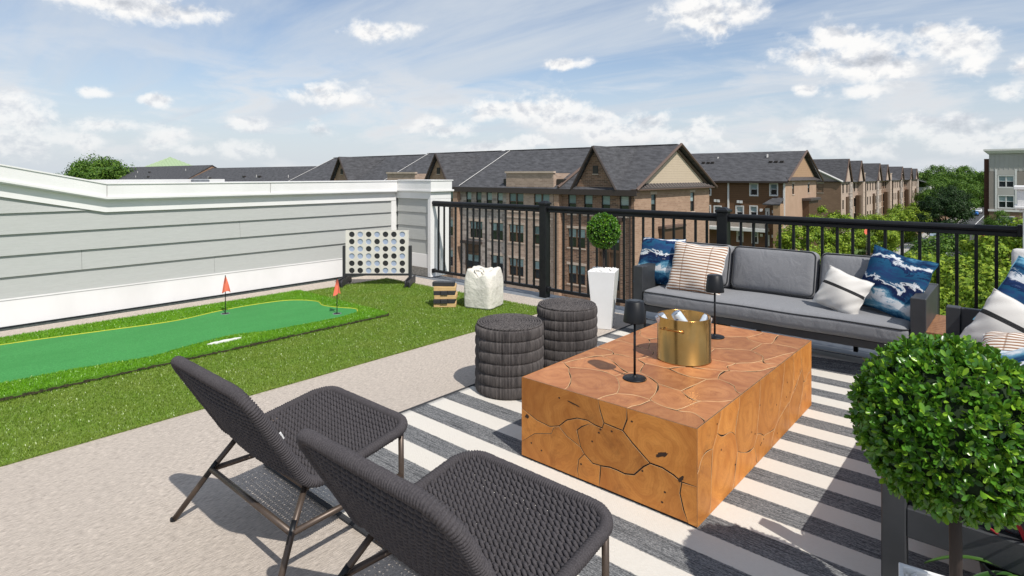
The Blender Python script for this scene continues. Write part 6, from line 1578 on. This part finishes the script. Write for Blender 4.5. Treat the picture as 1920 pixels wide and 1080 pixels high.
for key, (seed, n, rx, rz, leaf, ncl, mat) in dict(b1=(1, 16000, 2.7, 3.0, .22, 46, 'leaf_bright'), b2=(2, 16000, 3.0, 2.7, .22, 50, 'leaf_bright'), b3=(3, 15000, 2.5, 3.3, .22, 42, 'leaf_bright'), m1=(4, 14000, 4.2, 4.6, .30, 70, 'leaf_mid'), m2=(5, 14000, 4.8, 4.2, .30, 76, 'leaf_mid'), f1=(8, 24000, 4.6, 3.5, .34, 170, 'leaf_mid'), d1=(6, 15000, 3.6, 3.8, .26, 66, 'leaf_dark')).items():
    o = crown_mesh(seed, n, rx, rz, leaf, ncl, mat); CRN[key] = (o.data, rx, rz); bpy.data.objects.remove(o)
TRK = {}
def tree(name, key, x, y, zc, sc, label, cat='tree', group=None, gz=GZ):
    t = thing(name, label, cat, (x, y, gz), random.Random(int(x*37+y*11)).uniform(0, 6), group)
    me_, rx, rz = CRN[key]; h = max(1.2, (zc-gz))
    c = bpy.data.objects.new('crown', me_); COL.objects.link(c); c.parent = t; c.location = (0, 0, h); c.scale = (sc, sc, sc)
    trunk_mesh(h, .13*sc, rx*sc, int(abs(x*7))).build('trunk', 'tree_bark', t, smooth=True); return t
ST = [(1562, 436, 66, 'b3', 1.05, 'bright green street tree in front of the brown end wall of the brick row'), (1500, 470, 58, 'b1', 1.0, 'bright green tree beside the tan end wall of the brown house'),
 (1640, 440, 84, 'b2', 1.05, 'bright green street tree at the foot of the brick row'), (1690, 422, 104, 'b1', 1.15, 'bright green street tree halfway along the brick row'), (1722, 408, 128, 'b3', 1.2, 'bright green street tree toward the far end of the brick row'),
 (1772, 402, 92, 'd1', .95, 'dark green tree beside the street with the blue car'), (1528, 525, 46, 'b2', .85, 'bright green tree low behind the middle of the sofa'),
 (1728, 560, 34, 'b2', .9, 'bright green tree below the railing behind the cream pillow'), (1790, 500, 44, 'm1', .6, 'darker green tree below the railing near the street name plate'),
 (1812, 560, 27, 'b3', .95, 'yellow-green tree below the railing between sofa and loveseat'), (1890, 505, 36, 'b1', 1.0, 'bright green tree below the railing at the right edge'), (1902, 620, 22, 'b2', .8, 'bright green tree close under the railing behind the loveseat'),
 (1735, 640, 24, 'b1', .85, 'bright green tree close under the railing behind the sofa arm'), (1500, 640, 26, 'b3', .85, 'bright green tree seen through the gap under the sofa'), (1640, 690, 22, 'b2', .8, 'bright green tree seen under the right end of the sofa'), (1604, 668, 30, 'b3', .8, 'bright green tree low behind the sofa back cushions'), (1882, 425, 70, 'm2', .4, 'small green tree in front of the brick base of the grey apartment building')]
for (x, y, d_, key, sc, lab) in ST:
    p = at(x, y, d_); tree('street_tree', key, p[0], p[1], p[2], sc, lab, group='street trees')
WD = [(1735, 352, 215, 'm1', 1.5), (1760, 348, 235, 'm2', 1.7), (1790, 352, 225, 'm1', 1.7), (1815, 350, 245, 'm2', 1.8), (1838, 355, 220, 'm1', 1.5), (1750, 375, 185, 'm2', 1.2), (1785, 380, 170, 'd1', 1.2), (1800, 372, 240, 'm1', 1.4), (1838, 368, 255, 'm2', 1.4), (1800, 372, 195, 'm1', 1.3)]
for x, y, d_, key, sc in WD:
    p = at(x, y, d_); tree('woodland_tree', key, p[0], p[1], p[2], sc, 'green tree in the wood at the end of the street', group='wood at the end of the street')
wv = []; rs = np.random.RandomState(9)
V = []
for i in range(260):
    x = rs.uniform(-60, 160); y = rs.uniform(300, 420); z = GZ+rs.uniform(2, 13)*(.8+.2*math.sin(x*.05)); n = 130; R_ = rs.uniform(4, 7)
    d_ = rs.normal(0, 1, (n, 3)); d_ /= np.linalg.norm(d_, axis=1)[:, None]; P = np.array([x, y, z])+d_*R_*np.array([1, 1, .8])
    nn = d_+rs.normal(0, .5, (n, 3)); nn /= np.linalg.norm(nn, axis=1)[:, None]; t = np.cross(nn, rs.normal(0, 1, (n, 3))); t /= np.linalg.norm(t, axis=1)[:, None]; b = np.cross(nn, t); s = 1.3
    V.append(np.stack([P-t*s, P+b*s*.6, P+t*s, P-b*s*.6], 1))
V = np.concatenate(V).reshape(-1, 3); o = fastmesh('distant_wood', V, np.arange(len(V)).reshape(-1, 4), 'leaf_mid'); stuff(o); tag(o, 'distant wood closing the horizon behind the street', 'wood')
p = at(188, 332, 150); tree('broad_tree', 'f1', p[0], p[1], p[2]-.6, 1.55, 'large round green tree rising over the left end of the white wall')
p = at(150, 345, 150); tree('broad_tree', 'f1', p[0], p[1], p[2]-1, .8, 'lower green tree at the left foot of the large round tree')
p = at(100, 330, 190); tree('broad_tree', 'f1', p[0], p[1], p[2]-1.5, .6, 'small distant tree just over the sloping white coping at the far left')
# low shrubs in the beds below
SH = crown_mesh(20, 2600, .8, .65, .13, 22, 'leaf_mid'); shm = SH.data; bpy.data.objects.remove(SH)
rs = random.Random(2)
for k in range(22):
    o = bpy.data.objects.new('shrub', shm); COL.objects.link(o); o.location = (-17.2+rs.uniform(-.9, .9), 44+k*5.2, GZ+.55); s = rs.uniform(.8, 1.4); o.scale = (s, s, s); o.rotation_euler = (0, 0, rs.uniform(0, 6))
    tag(o, 'low green shrub in the planting bed along the street path', 'shrub', 'shrubs in the planting bed')
for o in bpy.data.objects:
    if '_w' in o.keys(): del o['_w']
